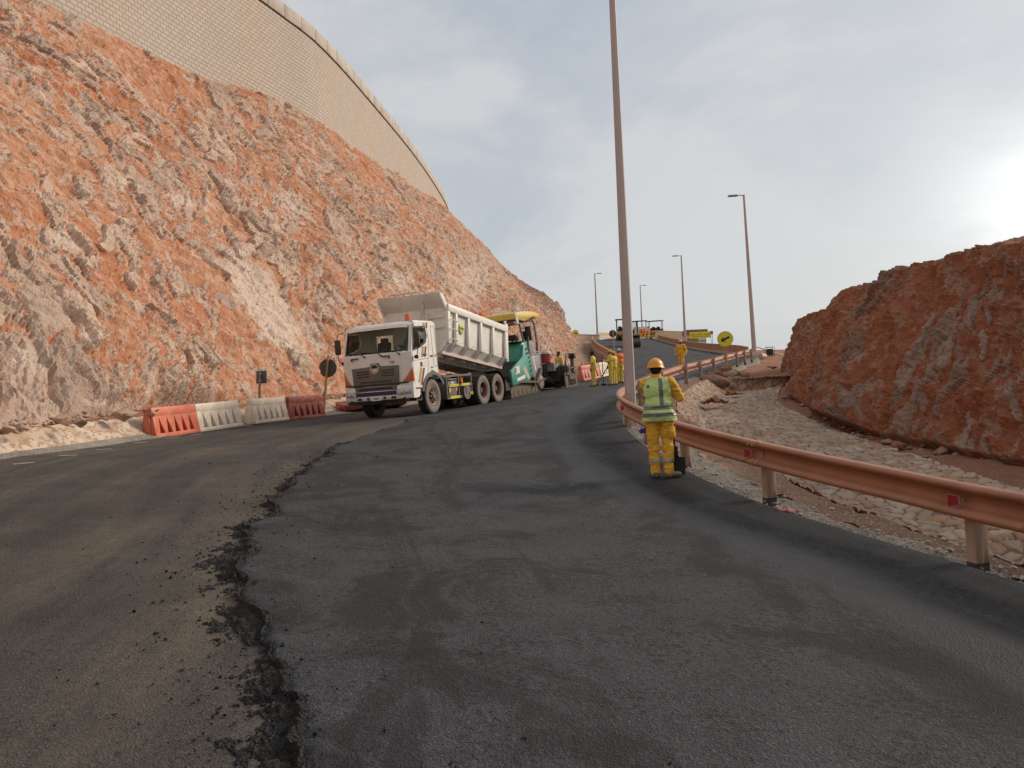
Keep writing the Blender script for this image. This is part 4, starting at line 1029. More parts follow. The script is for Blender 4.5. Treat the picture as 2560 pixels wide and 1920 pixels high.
for s in (1, -1): tg.box((0, s * 1.22, BH - .55), (.16, .12, 1.5)); tg.ball((.0, s * 1.2, BH + .27), .06, 8)
for z in (.5, .9, 1.25): tg.box((-.06, 0, z), (.1, 2.2, .09))
tg.build('tailgate', m_white, bodyo, bevel=.01)
bd = MB(); bd.lathe([(.0, .012), (.15, .012), (.17, .0)], 28, axis='Y'); bdo = bd.build('badge', M('lime badge', (.5, .52, .08), .5), bodyo)
bdo.matrix_local = BM @ Matrix.Translation((3.87, 1.215, 1.02)) @ Matrix.Diagonal((1, 1, 1.15, 1))
text('FAWA', .13, M('green lettering', (.12, .16, .02), .5), bodyo, BM @ face((3.87, 1.232, 1.02), (-1, 0, 0), (0, 0, 1)))
mk_ = MB(); mk_.lathe([(.0, .02), (.08, .02), (.1, .0)], 16, axis='Y'); mko = mk_.build('marker_lamp', M('amber marker', (.6, .38, .12), .4), bodyo); mko.matrix_local = BM @ Matrix.Translation((4.7, 1.215, 1.42)) @ Matrix.Diagonal((1.5, 1, 1, 1))
# ------------------------------------------------------------------ green paver
m_teal = M('teal paint', (.045, .30, .235), .45, var=.1, vs=2, dust=.28, dustcol=(.25, .24, .19))
m_pgrey = M('paver grey', (.27, .26, .265), .6, var=.12, dust=.3, dustcol=(.3, .24, .19))
m_canary = M('canopy yellow', (.62, .42, .07), .5, var=.08, dust=.25, dustcol=(.6, .47, .2))
m_soot = M('sooty steel', (.03, .028, .027), .75, var=.4, dust=.35, dustcol=(.12, .1, .08))
m_mud = M('muddy steel', (.13, .1, .075), .9, var=.35, vs=7, dust=.5, dustcol=(.3, .24, .17), bump=.02, bs=30)
TH_P = R(25)
fw = Vector((-math.sin(TH_P), -math.cos(TH_P)))
po = (TM @ Vector((-6.8, -.1, 0))); PM = on_road(po.x, po.y, TH_P, .01, 4.6, 1.0)
paver = thing('paver', 'green asphalt paver with yellow canopy parked behind the dump truck', 'paver', mat=PM)
def prism(mb, prof, y0, y1):
    "side outline (x, z) swept across the machine"
    return mb.plate(prof, [], y1 - y0, lambda u, v, w: (u, y0 + w, v))
for s in (1, -1):
    h = MB()
    pr = [(0, 1.12), (-.02, .5), (-1.75, .58), (-2.2, .85), (-2.15, 1.5), (-1.75, 2.05), (-1.5, 2.12), (-1.3, 1.62)]
    prism(h, pr, 1.16 if s > 0 else -1.26, 1.26 if s > 0 else -1.16)
    ho = h.build('hopper_wing', m_teal, paver, bevel=.02)
    if s > 0:
        for k in range(6):
            lv = MB()
            z = 1.92 - k * .185; x = -1.72 - .02 * k - (.06 if k < 2 else .14); w = .42 if k < 2 else .2
            lv.add([(x - w / 2, 1.268, z - .05 + .03), (x + w / 2, 1.268, z - .05 - .02), (x + w / 2, 1.268, z + .05 - .02), (x - w / 2, 1.268, z + .05 + .03)], [(0, 1, 2, 3)]); lv.build('louvre', m_ink, ho)
        stc = MB(); stc.add([(-.35, 1.268, 1.22), (-.8, 1.268, 1.28), (-.8, 1.268, .98), (-.35, 1.268, .93)], [(0, 1, 2, 3)]); sto = stc.build('sticker', m_paper, ho)
        sq = MB(); sq.add([(-.37, 1.272, 1.18), (-.47, 1.272, 1.2), (-.47, 1.272, 1.0), (-.37, 1.272, .98)], [(0, 1, 2, 3)]); sq.build('black_square', m_ink, sto)
        s2 = MB(); s2.add([(-.48, 1.268, .77), (-1.3, 1.268, .87), (-1.3, 1.268, .73), (-.48, 1.268, .63)], [(0, 1, 2, 3)]); s2.build('white_strip', m_paper, ho)
        s3 = MB(); s3.add([(-1.1, 1.268, 1.12), (-1.4, 1.268, 1.25), (-1.78, 1.268, .72), (-1.58, 1.268, .62)], [(0, 1, 2, 3)]); s3.build('faded_panel', M('faded beige', (.45, .42, .3), .6), ho)
        text('V1800', .13, M('pale lettering', (.3, .45, .36), .6), ho, face((-.78, 1.268, .9), (-1, 0, .12), (0, 0, 1)))
hp = MB(); prism(hp, [(0, .45), (0, .9), (-.9, 1.35), (-1.35, 1.45), (-1.4, .45)], -1.15, 1.15); hp.box((.2, 0, .5), (.5, 2.3, .3)); hp.tube([(.5, -1, .5), (.5, 1, .5)], .1); hp.build('hopper', m_soot, paver)
hd = MB(); prism(hd, [(-1.35, 1.35), (-1.4, 1.95), (-1.62, 2.2), (-2.3, 2.24), (-2.3, .7), (-1.4, .7)], -1.14, 1.14); hdo = hd.build('hood', m_teal, paver, bevel=.03)
pf = MB(); pf.box((-1.8, 0, 2.26), (.9, 2.2, .05)); pf.build('hood_edge', m_soot, hdo)
bd = MB(); prism(bd, [(-2.2, .62), (-2.2, 1.62), (-3.35, 1.62), (-3.4, .9), (-3.0, .55)], -1.2, 1.22)
bd.box((-2.75, 1.0, 1.66), (1.2, .5, .06)); bd.box((-2.7, 0, 1.66), (1.3, 2.3, .05))
bd.box((-2.35, 1.02, 1.95), (.35, .4, .55)); bd.box((-2.5, 1.22, 1.9), (.24, .03, .5)); bdo_ = bd.build('engine_body', m_pgrey, paver, bevel=.02)
st = MB(); st.add([(-2.33, 1.224, 1.9), (-2.45, 1.224, 1.9), (-2.62, 1.224, .95), (-2.52, 1.224, .95)], [(0, 1, 2, 3)]); st.build('white_stripe', m_paper, bdo_)
cn_ = MB()
cnp = [(-.8, 3.18), (-.82, 3.42), (-1.6, 3.5), (-2.6, 3.5), (-3.45, 3.4), (-3.5, 3.22), (-3.0, 3.2), (-2.85, 3.26), (-2.4, 3.2), (-1.8, 3.08)]
prism(cn_, cnp, -1.3, 1.3); cno = cn_.build('canopy', m_canary, paver, bevel=.03)
cu_ = MB(); cu_.box((-1.9, 0, 3.12), (1.8, 2.4, .1)); cu_.build('canopy_lining', m_soot, cno)
rl_ = MB(); rl_.box((-1.15, .75, 3.02), (.5, .9, .16)); rl_.build('lamp_housing', M('dark red plastic', (.2, .04, .04), .5), cno, bevel=.02)
bc = MB(); bc.lathe([(.08, 0), (.1, .05), (.08, .18), (.0, .22)], 14, (-1.1, -.35, 3.46)); bc.build('beacon', m_orange, cno)
es = MB(); es.tube([(-1.0, -.95, 2.2), (-1.0, -.95, 3.55), (-1.0, -1.0, 3.72), (-1.0, -1.1, 3.78)], .07, 12); es.build('exhaust_stack', m_soot, paver)
fl_ = MB(); fl_.bar((-.85, 1.33, 3.46), (-.95, 1.36, 2.98), .06, .1); fl_.build('lamp_bar', m_paper, cno)
for s in (1, -1):
    po_ = MB(); po_.tube([(-1.95, s * 1.1, 2.1), (-1.75, s * 1.1, 2.7), (-1.62, s * 1.12, 3.0), (-1.4, s * 1.12, 3.14)], .05, 8); po_.build('canopy_post', m_pgrey, paver); po_ = MB(); po_.tube([(-3.2, s * 1.1, 1.6), (-3.3, s * 1.1, 2.3), (-3.22, s * 1.1, 3.0), (-2.9, s * 1.12, 3.16)], .05, 8); po_.bar((-3.22, s * 1.12, 1.6), (-3.3, s * 1.12, 2.2), .12, .1); po_.build('canopy_post', m_pgrey, paver)
hr = MB()
hr.tube([(-2.2, 1.2, 1.7), (-2.2, 1.2, 2.5), (-2.35, 1.2, 2.66), (-2.9, 1.2, 2.66), (-3.05, 1.2, 2.5), (-3.1, 1.2, 1.7)], .025, 6); hr.tube([(-2.25, 1.2, 2.25), (-3.05, 1.2, 2.2)], .02, 6); hr.tube([(-2.2, 1.2, 1.75), (-3.1, 1.2, 1.75)], .025, 6)
hr.build('handrail', m_pgrey, paver)
for y in (.85, -.85):
    s_ = MB(); s_.box((-2.6, y, 1.98), (.46, .46, .14)); s_.box((-2.85, y, 2.35), (.12, .46, .7), (0, -.1, 0)); s_.box((-2.6, y, 1.8), (.2, .2, .3)); s_.build('seat', m_seat, paver, bevel=.05)
mr = MB(); mr.box((-2.02, 1.3, 2.65), (.08, .26, .42)); mr.tube([(-1.75, 1.12, 2.8), (-2.0, 1.28, 2.8)], .015, 6); mr.build('mirror', m_black, paver, bevel=.03)
wl_ = MB(); wl_.ball((-1.5, .95, 2.42), .1, 10); wl_.tube([(-1.5, .95, 2.26), (-1.5, .95, 2.4)], .03, 6); wl_.build('work_lamp', m_black, paver); wl_ = MB(); wl_.box((-2.2, .45, 2.45), (.3, .5, .25)); wl_.tube([(-2.2, .45, 2.25), (-2.2, .45, 2.4)], .05, 6); wl_.build('control_console', m_black, paver, bevel=.02)
for s in (1, -1):
    tk = MB(); q = [(.05, .3), (.0, .12), (.12, .03), (-2.9, .03), (-3.15, .2), (-3.1, .45), (-2.9, .58), (-.2, .55)]
    prism(tk, q, *((.82, 1.16) if s > 0 else (-1.16, -.82)))
    for k in range(26):
        x = .05 - k * .118; tk.box((x, s * 1.0, .035), (.07, .4, .06)); tk.box((x - .1, s * 1.0, .57), (.07, .4, .05))
    to = tk.build('crawler_track', m_mud, paver)
    for x in np.linspace(-.3, -2.5, 6): wh = MB(); wh.lathe([(.0, s * .02), (.11, s * .02), (.13, 0)], 14, (x, s * 1.16, .2), 'Y'); wh.build('track_roller', m_mud, to)
    wh = MB(); wh.lathe([(.0, s * .1), (.24, s * .1), (.3, s * .06), (.3, 0)], 20, (-3.0, s * 1.17, .42), 'Y'); wh.build('drive_sprocket', M('dusty pale steel', (.34, .3, .24), .85, var=.2), to)
    ar = MB(); ar.bar((-.6, s * 1.22, .62), (-2.3, s * 1.26, .48), .12, .08); ar.bar((-2.3, s * 1.28, .42), (-2.95, s * 1.28, 1.0), .1, .12); ar.bar((-2.3, s * 1.24, .45), (-4.4, s * 1.24, .6), .14, .1); ar.tube([(-2.2, s * 1.25, .3), (-2.2, s * 1.25, .7)], .06); ar.build('tow_arm', m_mud, paver)
ag = MB(); ag.tube([(-3.75, -1.3, .4), (-3.75, 1.5, .4)], .16, 14); ag.box((-3.6, 0, .85), (.5, 2.6, .6)); ag.box((-3.9, .2, .65), (.1, 3.2, .6)); ag.build('auger', m_soot, paver)
sc = MB(); sc.box((-4.6, .25, .32), (1.0, 3.6, .5)); sc.box((-4.3, .25, .75), (.5, 3.5, .5)); sc.box((-4.95, .25, .45), (.4, 3.3, .12)); sco = sc.build('screed', m_soot, paver, bevel=.02)
sd_ = MB(); sd_.box((-4.0, 1.25, 1.0), (.7, .8, .36)); sd_.box((-4.3, .4, 1.04), (.9, 1.0, .08)); sd_.box((-4.55, 1.55, .98), (.5, .5, .2)); sd_.build('screed_deck', M('dusty deck steel', (.28, .24, .2), .85, var=.25, dust=.4, dustcol=(.36, .3, .23)), sco)
eg = MB(); eg.box((-4.55, 2.02, .35), (1.5, .06, .66)); eg.box((-4.2, 2.06, .62), (.5, .1, .1)); eg.box((-5.0, 2.06, .7), (.5, .1, .1)); eg.box((-4.7, 2.06, .86), (.9, .12, .06)); eg.box((-4.6, 2.08, .45), (.7, .06, .2)); eg.box((-5.0, 2.0, .95), (.14, .14, .75)); eg.tube([(-4.2, 2.05, .1), (-4.2, 2.05, .95)], .04, 8); eg.tube([(-4.6, 2.05, .1), (-4.6, 2.05, .95)], .035, 8)
eg.build('end_gate', m_mud, sco)
cb_ = MB(); cb_.box((-5.0, 2.02, 1.38), (.2, .3, .24)); cb_.tube([(-5.0, 2.0, 1.3), (-5.0, 2.0, .9)], .05, 8); cb_.build('control_box', m_black, sco, bevel=.03)
for k in range(3): hs = MB(); hs.tube([(-4.1 - .05 * k, 2.0, .5), (-4.1 - .06 * k, 2.0, 1.15), (-4.3, 2.0, 1.4 + .06 * k), (-4.65, 2.0, 1.42 + .05 * k), (-4.95, 2.0, 1.25)], .018, 6); hs.build('hydraulic_hose', m_black, sco)
# the red drink cooler on its deck
cz = PM @ Vector((-3.62, 1.3, 1.2))
ck = thing('drink_cooler', 'red water cooler with white lid standing on the deck of the paver', 'cooler', mat=Matrix.Translation(cz))
c_ = MB(); c_.lathe([(.0, 0), (.19, 0), (.215, .03), (.225, .4), (.0, .4)], 24); c_.box((0, -.23, .08), (.05, .06, .05)); c_.build('body', M('red plastic', (.36, .035, .035), .5, var=.15, dust=.2), ck)
c_ = MB(); c_.lathe([(.235, .4), (.235, .47), (.2, .5), (.0, .5)], 24); c_.build('lid', m_paper, ck)
# ------------------------------------------------------------------ people
m_skin = M('brown skin', (.16, .075, .045), .6, var=.12, vs=14)
m_boot = M('dusty boot', (.12, .1, .08), .85, var=.3, vs=12, dust=.5, dustcol=(.25, .21, .17))
m_cov = M('ochre work cloth', (.8, .42, .04), .85, var=.14, vs=5, dust=.25, dustcol=(.42, .27, .1), bump=.004, bs=40)
m_cov2 = M('yellow work cloth', (.76, .54, .09), .88, var=.15, vs=5, dust=.35, dustcol=(.4, .32, .15), bump=.004, bs=40)
m_lime = M('lime vest', (.56, .72, .27), .75, var=.1, vs=5, dust=.2, dustcol=(.5, .5, .3))
m_ovest = M('orange vest', (.85, .16, .03), .7, var=.1, vs=5)
m_band = M('grey reflective tape', (.16, .165, .17), .45, var=.15, vs=9)
m_band2 = M('light reflective tape', (.4, .4, .38), .5, var=.15, vs=9)
m_hat = M('orange hard hat', (.78, .32, .03), .38, var=.08, vs=5, dust=.25, dustcol=(.5, .3, .12))
m_scarf = M('dark scarf', (.03, .025, .03), .9, var=.3, vs=14)
m_hair = M('black hair', (.012, .01, .01), .8)

def capsule_dist(p, a, b, ra, rb):
    ab = b - a; t = np.clip(((p - a) @ ab) / max(ab @ ab, 1e-9), 0, 1)
    return np.linalg.norm(p - (a + t[:, None] * ab), axis=1) - (ra + (rb - ra) * t)

def person(label, base, yaw, pose, h=1.7, cloth=None, trousers=None, group=None, voxel=.014, shoes=None, lean=(0, 0), fingers=True):
    """one continuous body (x right, y ahead, z up, metres at 1.72 m tall), grown from tapered limbs, then cloth by region"""
    k = h / 1.72; J = dict(
        hipL=(-.09, 0, .92), hipR=(.09, 0, .92), kneeL=(-.1, .02, .5), kneeR=(.1, .02, .5), ankL=(-.1, 0, .09), ankR=(.1, 0, .09), toeL=(-.12, .17, .04), toeR=(.12, .17, .04),
        pel=(0, 0, .95), waist=(0, .0, 1.08), chest=(0, 0, 1.28), neck=(0, 0, 1.46), head=(0, .015, 1.6),
        shL=(-.185, 0, 1.4), shR=(.185, 0, 1.4), elL=(-.25, -.02, 1.12), elR=(.25, -.02, 1.12), wrL=(-.26, .08, .9), wrR=(.26, .08, .9))
    J.update(pose); J = {a: np.array(b, float) for a, b in J.items()}
    mb = MB(); tags = []
    def cap(a, b, ra, rb, kind, n=12):
        A, B = J[a] if isinstance(a, str) else np.array(a, float), J[b] if isinstance(b, str) else np.array(b, float)
        mb.tube([tuple(A), tuple(A * .5 + B * .5), tuple(B)], ra, n, True, [ra, (ra + rb) / 2, rb]); mb.ball(tuple(A), ra, n); mb.ball(tuple(B), rb, n)
        tags.append((A, B, ra, rb, kind))
    for s in 'LR':
        cap('hip' + s, 'knee' + s, .104, .082, 'leg'); cap('knee' + s, 'ank' + s, .082, .072, 'leg')
        hl = J['ank' + s] + np.array([0, -.05, -.045]); J['heel' + s] = hl
        d = J['toe' + s] - J['ank' + s]; d[2] = 0; d /= np.linalg.norm(d) + 1e-9
        J['heel' + s] = J['ank' + s] - d * .05 - np.array([0, 0, .045]); cap('heel' + s, 'toe' + s, .052, .042, 'boot'); cap('ank' + s, 'heel' + s, .055, .05, 'boot')
        cap('sh' + s, 'el' + s, .078, .064, 'arm'); cap('el' + s, 'wr' + s, .062, .046, 'arm')
        d = J['wr' + s] - J['el' + s]; d /= np.linalg.norm(d); hd = J.get('hand' + s, J['wr' + s] + d * .09); J['hnd' + s] = hd
        cap('wr' + s, 'hnd' + s, .03, .034, 'hand')
        if fingers:
            x = np.cross(d, [0, 0, 1.0]); x = x / (np.linalg.norm(x) + 1e-9) if np.linalg.norm(x) > .2 else np.array([1.0, 0, 0]); up = np.cross(x, d)
            dh = (hd - J['wr' + s]); dh /= np.linalg.norm(dh) + 1e-9; sg = 1 if s == 'R' else -1
            inn = np.array([-sg, 0, 0.]); inn -= dh * (inn @ dh); inn /= np.linalg.norm(inn) + 1e-9; fw_ = np.cross(dh, inn) * sg
            for f, L in ((-1.5, .06), (-.5, .072), (.5, .068), (1.5, .052)):
                p0 = hd + fw_ * f * .019; p1 = p0 + dh * L * .55 + inn * .012; p2 = p1 + dh * L * .35 + inn * .03
                cap(p0, p1, .0105, .0095, 'hand', 6); cap(p1, p2, .0095, .0085, 'hand', 6)
            t0 = J['wr' + s] + dh * .03 + fw_ * -.028; cap(t0, t0 + dh * .04 + fw_ * -.025 + inn * .015, .0125, .0105, 'hand', 6); 
    def ell(c, sc, kind, rot=None):
        mb.ball(tuple(c), 1, 20, sc, rot); tags.append((np.array(c), np.array(c), max(sc[:2]) * .8, max(sc[:2]) * .8, kind))
    ell(J['pel'], (.185, .135, .16), 'torso'); ell(J['waist'], (.185, .135, .18), 'torso'); ell(J['chest'], (.2, .135, .2), 'torso')
    cap(J['shL'] * .75 + J['chest'] * .25 + np.array([0, 0, .01]), J['shR'] * .75 + J['chest'] * .25 + np.array([0, 0, .01]), .085, .085, 'torso')
    cap('chest', 'neck', .12, .062, 'torso')
    fd = np.array(pose.get('look', (0, 1, 0)), float); fd /= np.linalg.norm(fd); rt = np.cross(fd, [0, 0, 1.0]); rt /= np.linalg.norm(rt); ud = np.cross(rt, fd)
    HR = Matrix((rt, fd, ud)).transposed()
    cap(J['neck'], J['head'] - ud * .04, .054, .052, 'head')
    ell(J['head'] + ud * .02, (.075, .095, .105), 'head', HR); ell(J['head'] - ud * .05 + fd * .03, (.055, .066, .065), 'head', HR)
    hp = lambda x, y, z: tuple(J['head'] + rt * x + fd * y + ud * z)
    mb.ball(hp(0, .098, -.018), .015, 8, (1, 1.4, 1.7), HR); mb.ball(hp(0, .085, -.062), .02, 8, (1.3, .6, .5), HR); mb.ball(hp(0, .08, .02), .03, 8, (1.6, .6, .5), HR)
    for sx in (-1, 1): mb.ball(hp(sx * .078, -.005, -.005), .024, 8, (.45, .8, 1.3), HR)
    me = bpy.data.meshes.new('person'); me.from_pydata(mb.v, [], mb.f); tmp = bpy.data.objects.new('person', me); COL.objects.link(tmp)
    md = tmp.modifiers.new('r', 'REMESH'); md.mode = 'VOXEL'; md.voxel_size = voxel
    sm = tmp.modifiers.new('s', 'SMOOTH'); sm.factor = .5; sm.iterations = 3 if voxel < .012 else 2
    dg = bpy.context.evaluated_depsgraph_get(); m2 = bpy.data.meshes.new_from_object(tmp.evaluated_get(dg))
    bpy.data.objects.remove(tmp)
    n = len(m2.vertices); co = np.empty(n * 3, np.float32); m2.vertices.foreach_get('co', co); co = co.reshape(-1, 3).astype(float)
    nr = np.empty(n * 3, np.float32); m2.vertices.foreach_get('normal', nr); nr = nr.reshape(-1, 3).astype(float)
    kinds = ['leg', 'boot', 'arm', 'hand', 'torso', 'head']; best = np.full(n, 9.0); kid = np.zeros(n, int)
    for A, B, ra, rb, kd in tags:
        d = capsule_dist(co, A, B, ra, rb); c = d < best; best = np.where(c, d, best); kid = np.where(c, kinds.index(kd), kid)
    skin = (kid == 3) | ((kid == 5) & (co[:, 2] > J['neck'][2] - .0)); boot = (kid == 1)
    cl_ = ~(skin | boot)
    fold = .009 * fbm(co * np.array([9, 9, 14]), 3, 3) * np.where(kid == 4, .8, 1.2) + .008 * ridged(co * np.array([7, 7, 16]) + 3, 2, 4)
    co2 = co + nr * (fold * cl_)[:, None]
    # trouser bottoms gather over the boot
    m2.vertices.foreach_set('co', np.ascontiguousarray(co2, np.float32).ravel()); 
    mats = [cloth or m_cov, trousers or cloth or m_cov, m_skin, shoes or m_boot]
    m2.materials.clear()
    for q in mats: m2.materials.append(q)
    vmat = np.where(skin, 2, np.where(boot, 3, np.where(kid == 0, 1, 0)))
    pi = [vmat[p.vertices[0]] for p in m2.polygons]; m2.polygons.foreach_set('material_index', np.array(pi, np.int32)); m2.polygons.foreach_set('use_smooth', np.ones(len(pi), bool)); m2.update()
    o = bpy.data.objects.new('person', m2); COL.objects.link(o); tag(o, label, 'person', group)
    o.matrix_world = Matrix.Translation(base) @ Matrix.Rotation(yaw, 4, 'Z') @ Matrix.Rotation(lean[0], 4, 'Y') @ Matrix.Scale(k, 4)
    ctx = dict(o=o, J=J, kid=kid, co=co2, nr=nr, HR=HR, hp=hp, me=m2)
    return ctx
def shell(ctx, name, mat, planes, keep, off, parent=None, thick=.006):
    "a garment piece: the part of the body inside some planes, stood off the skin"
    bm = bmesh.new(); bm.from_mesh(ctx['me'])
    lay = bm.verts.layers.int.new('k')
    bm.verts.ensure_lookup_table()
    for v, k in zip(bm.verts, ctx['kid']): v[lay] = int(k)
    for pc, pn in planes:
        bmesh.ops.bisect_plane(bm, geom=bm.verts[:] + bm.edges[:] + bm.faces[:], plane_co=pc, plane_no=pn, clear_outer=True)
    bad = [f for f in bm.faces if not keep(f.calc_center_median(), {v[lay] for v in f.verts})]
    bmesh.ops.delete(bm, geom=bad, context='FACES')
    bm.normal_update()
    for v in bm.verts:
        nn = Vector((v.normal.x, v.normal.y, 0)); nn = nn.normalized() if nn.length > .3 else v.normal
        v.co += nn * (off(v.co) if callable(off) else off)
    for _ in range(2): bmesh.ops.smooth_vert(bm, verts=[v for v in bm.verts if not v.is_boundary], factor=.5, use_axis_x=True, use_axis_y=True, use_axis_z=False)
    me = bpy.data.meshes.new(name); bm.to_mesh(me); bm.free(); me.materials.clear(); me.materials.append(mat)
    me.polygons.foreach_set('material_index', np.zeros(len(me.polygons), np.int32))
    ob = bpy.data.objects.new(name, me); COL.objects.link(ob); ob.parent = parent or ctx['o']
    md = ob.modifiers.new('t', 'SOLIDIFY'); md.thickness = thick; md.offset = 1
    return ob
def headwear(ctx, kind, mat):
    m_ = MB(); Tm = ctx['HR'].to_4x4(); Tm.translation = Vector(ctx['J']['head']); m_.T = Tm
    if kind == 'hat':
        n, r = 36, 9; vs = []
        for i in range(r + 1):
            th = PI / 2 * i / r
            for k in range(n):
                a = 2 * PI * k / n; x, y = math.sin(th) * math.cos(a), math.sin(th) * math.sin(a)
                rd = 1 + (.055 if abs(x) < .14 else (.04 if .3 < abs(x) < .42 else 0)) * math.cos(th) ** .5 * (1 if th < 1.35 else 0)
                vs.append((x * .118 * rd, y * .14 * rd, .035 + .125 * math.cos(th) * rd))
        fs = [(i * n + k, (i + 1) * n + k, (i + 1) * n + (k + 1) % n, i * n + (k + 1) % n) for i in range(r) for k in range(n)]
        m_.add(vs, fs)
        br = []
        for rr, z in ((1.0, .035), (1.12, .022), (1.13, .016), (1.0, .028)):
            for k in range(n):
                a = 2 * PI * k / n; f = rr + (.2 * (rr - 1) / .12 * max(0, math.sin(a)) ** 2 if rr > 1 else 0)
                br.append((math.cos(a) * .118 * f, math.sin(a) * .14 * f, z - .012 * (rr > 1)))
        m_.add(br, [(i * n + k, (i + 1) * n + k, (i + 1) * n + (k + 1) % n, i * n + (k + 1) % n) for i in range(3) for k in range(n)])
        return m_.build('hard_hat', mat, ctx['o'], angle=60)
    if kind == 'cap':
        m_.ball((0, -.005, .045), .1, 16, (.9, 1.06, .92)); m_.add([(x * .085, .07 + .1 * (1 - x * x * .8) * f, .06 - .035 * f) for f in (0, 1) for x in np.linspace(-1, 1, 7)], [(i, i + 1, 8 + i, 7 + i) for i in range(6)])
        return m_.build('cap', mat, ctx['o'], angle=60)
    if kind == 'scarf':
        m_.ball((0, -.01, .03), .1, 14, (.98, 1.12, 1.2)); m_.tube([(0, .03, -.06), (0, .05, -.16), (.02, .1, -.24), (0, .12, -.38)], .09, 10, True, [.08, .1, .09, .02])
        return m_.build('head_scarf', mat, ctx['o'], angle=70)
    if kind == 'hair':
        m_.ball((0, -.018, .045), .09, 14, (.92, 1.08, 1.02)); return m_.build('hair', mat, ctx['o'], angle=70)
def vest(ctx, mat, band, z0, z1, wide=0):
    tor = lambda c, k: (4 in k or 0 in k) and 2 not in k and 3 not in k and 5 not in k
    v = shell(ctx, 'vest', mat, [((0, 0, z1), (0, 0, 1)), ((0, 0, z0), (0, 0, -1))], tor, lambda c: .016 + wide * max(0, (1.15 - c.z)) , None)
    return v
def tape(ctx, v, mat, za, zb, off=.024, wide=0, sel=(4, 0), name='reflective_tape'):
    return shell(ctx, name, mat, [((0, 0, zb), (0, 0, 1)), ((0, 0, za), (0, 0, -1))], lambda c, k: any(q in k for q in sel) and 3 not in k and not (2 in k and 2 not in sel), lambda c: off + wide * max(0, 1.15 - c.z), v, .004)

# the worker by the guardrail, seen from behind
wb_ = hit(662.8, 481.5); 
pose = dict(hipL=(-.1, 0, .9), hipR=(.1, 0, .9), kneeL=(-.1, .03, .5), kneeR=(.105, .03, .5), ankL=(-.095, .03, .09), ankR=(.095, .0, .09), toeL=(-.11, .19, .04), toeR=(.24, .09, .04),
            shL=(-.165, .03, 1.39), shR=(.2, -.01, 1.39), elL=(-.17, .24, 1.18), wrL=(.05, .36, 1.2), elR=(.31, .08, 1.16), wrR=(.2, .3, 1.26), handL=(.11, .37, 1.23), handR=(.15, .35, 1.31), pel=(0, -.01, .95), waist=(0, 0, 1.1), look=(.15, 1, -.1))
gzw = gz2(wb_.x, wb_.y)
c1 = person('worker in lime vest and orange hard hat leaning on a shovel by the near guardrail', (wb_.x, wb_.y, gzw), R(-12), pose, 1.7, m_cov, None, voxel=.0095, lean=(R(-1), 0))
headwear(c1, 'hat', m_hat)
m_=MB(); Tm=c1['HR'].to_4x4(); Tm.translation=Vector(c1['J']['head']); m_.T=Tm; m_.ball((0, -.012, .0), .09, 14, (.94, 1.08, .95)); m_.build('hair', m_hair, c1['o'])
v1 = vest(c1, m_lime, m_band, .835, 1.475, .10)
for a, b in ((.905, .955), (1.005, 1.06)): tape(c1, v1, m_band, a, b, .024, .10)
shell(c1, 'reflective_tape', m_band, [((0, 0, 1.46), (0, 0, 1)), ((0, 0, 1.04), (0, 0, -1)), ((.08, 0, 0), (1, 0, 0)), ((.03, 0, 0), (-1, 0, 0))], lambda c, k: 4 in k and 2 not in k and 5 not in k and c.y < 0, lambda c: .024 + .1 * max(0, 1.15 - c.z), v1, .004)
shell(c1, 'reflective_tape', m_band, [((0, 0, 1.46), (0, 0, 1)), ((0, 0, 1.07), (0, 0, -1)), ((-.155, 0, 0), (1, 0, 0)), ((-.205, 0, 0), (-1, 0, 0))], lambda c, k: 4 in k and 2 not in k and 5 not in k and c.y > -.05, .023, v1, .004)
shell(c1, 'patch', m_band, [((0, 0, 1.37), (0, 0, 1)), ((0, 0, 1.325), (0, 0, -1)), ((-.09, 0, 0), (1, 0, 0)), ((-.135, 0, 0), (-1, 0, 0))], lambda c, k: 4 in k and c.y < 0, .021, v1, .003)
tape(c1, None, m_band2, .235, .285, .008, 0, (0,), 'trouser_tape')
pk = shell(c1, 'pocket', m_cov, [((0, 0, .74), (0, 0, 1)), ((0, 0, .58), (0, 0, -1)), ((.125, 0, 0), (-1, 0, 0))], lambda c, k: 0 in k, .010, None, .012)
co_ = shell(c1, 'collar', m_cov, [((0, 0, 1.52), (0, 0, 1)), ((0, 0, 1.46), (0, 0, -1))], lambda c, k: 5 in k or 4 in k, .012, None, .01)
# his shovel
sh_b = hit(677.5, 479); sh_t = c1['o'].matrix_world @ Vector((.15, .37, 1.36))
shv = thing('shovel', 'dirty square shovel with dark wooden handle standing beside the worker in the lime vest', 'shovel', loc=(0, 0, 0))
m_wood = M('dark handle wood', (.07, .035, .022), .7, var=.3, vs=20)
b0 = Vector((sh_b.x, sh_b.y, gz2(sh_b.x, sh_b.y) + .01)); axis = (sh_t - b0).normalized()
s_ = MB(); s_.tube([b0 + axis * .28, b0 + axis * .62 + Vector((.01, 0, 0)), sh_t], .017, 10); s_.build('handle', m_wood, shv)
s_ = MB(); q = frame(b0, (1, -.25, 0), axis); s_.T = q
bl = [(-.118, 0), (.118, 0), (.125, .2), (.12, .255), (.04, .262), (.02, .33), (-.02, .33), (-.04, .262), (-.12, .255), (-.125, .2)]
s_.plate(bl, [], .006, lambda u, v, w: (u, w - .02 - .03 * (1 - min(1, abs(u) / .12)) ** 1, v)); s_.tube([(0, .0, .24), (0, 0, .42)], .022, 8); s_.build('blade', M('tarry shovel steel', (.012, .011, .011), .6, .2, var=.4, vs=20), shv)
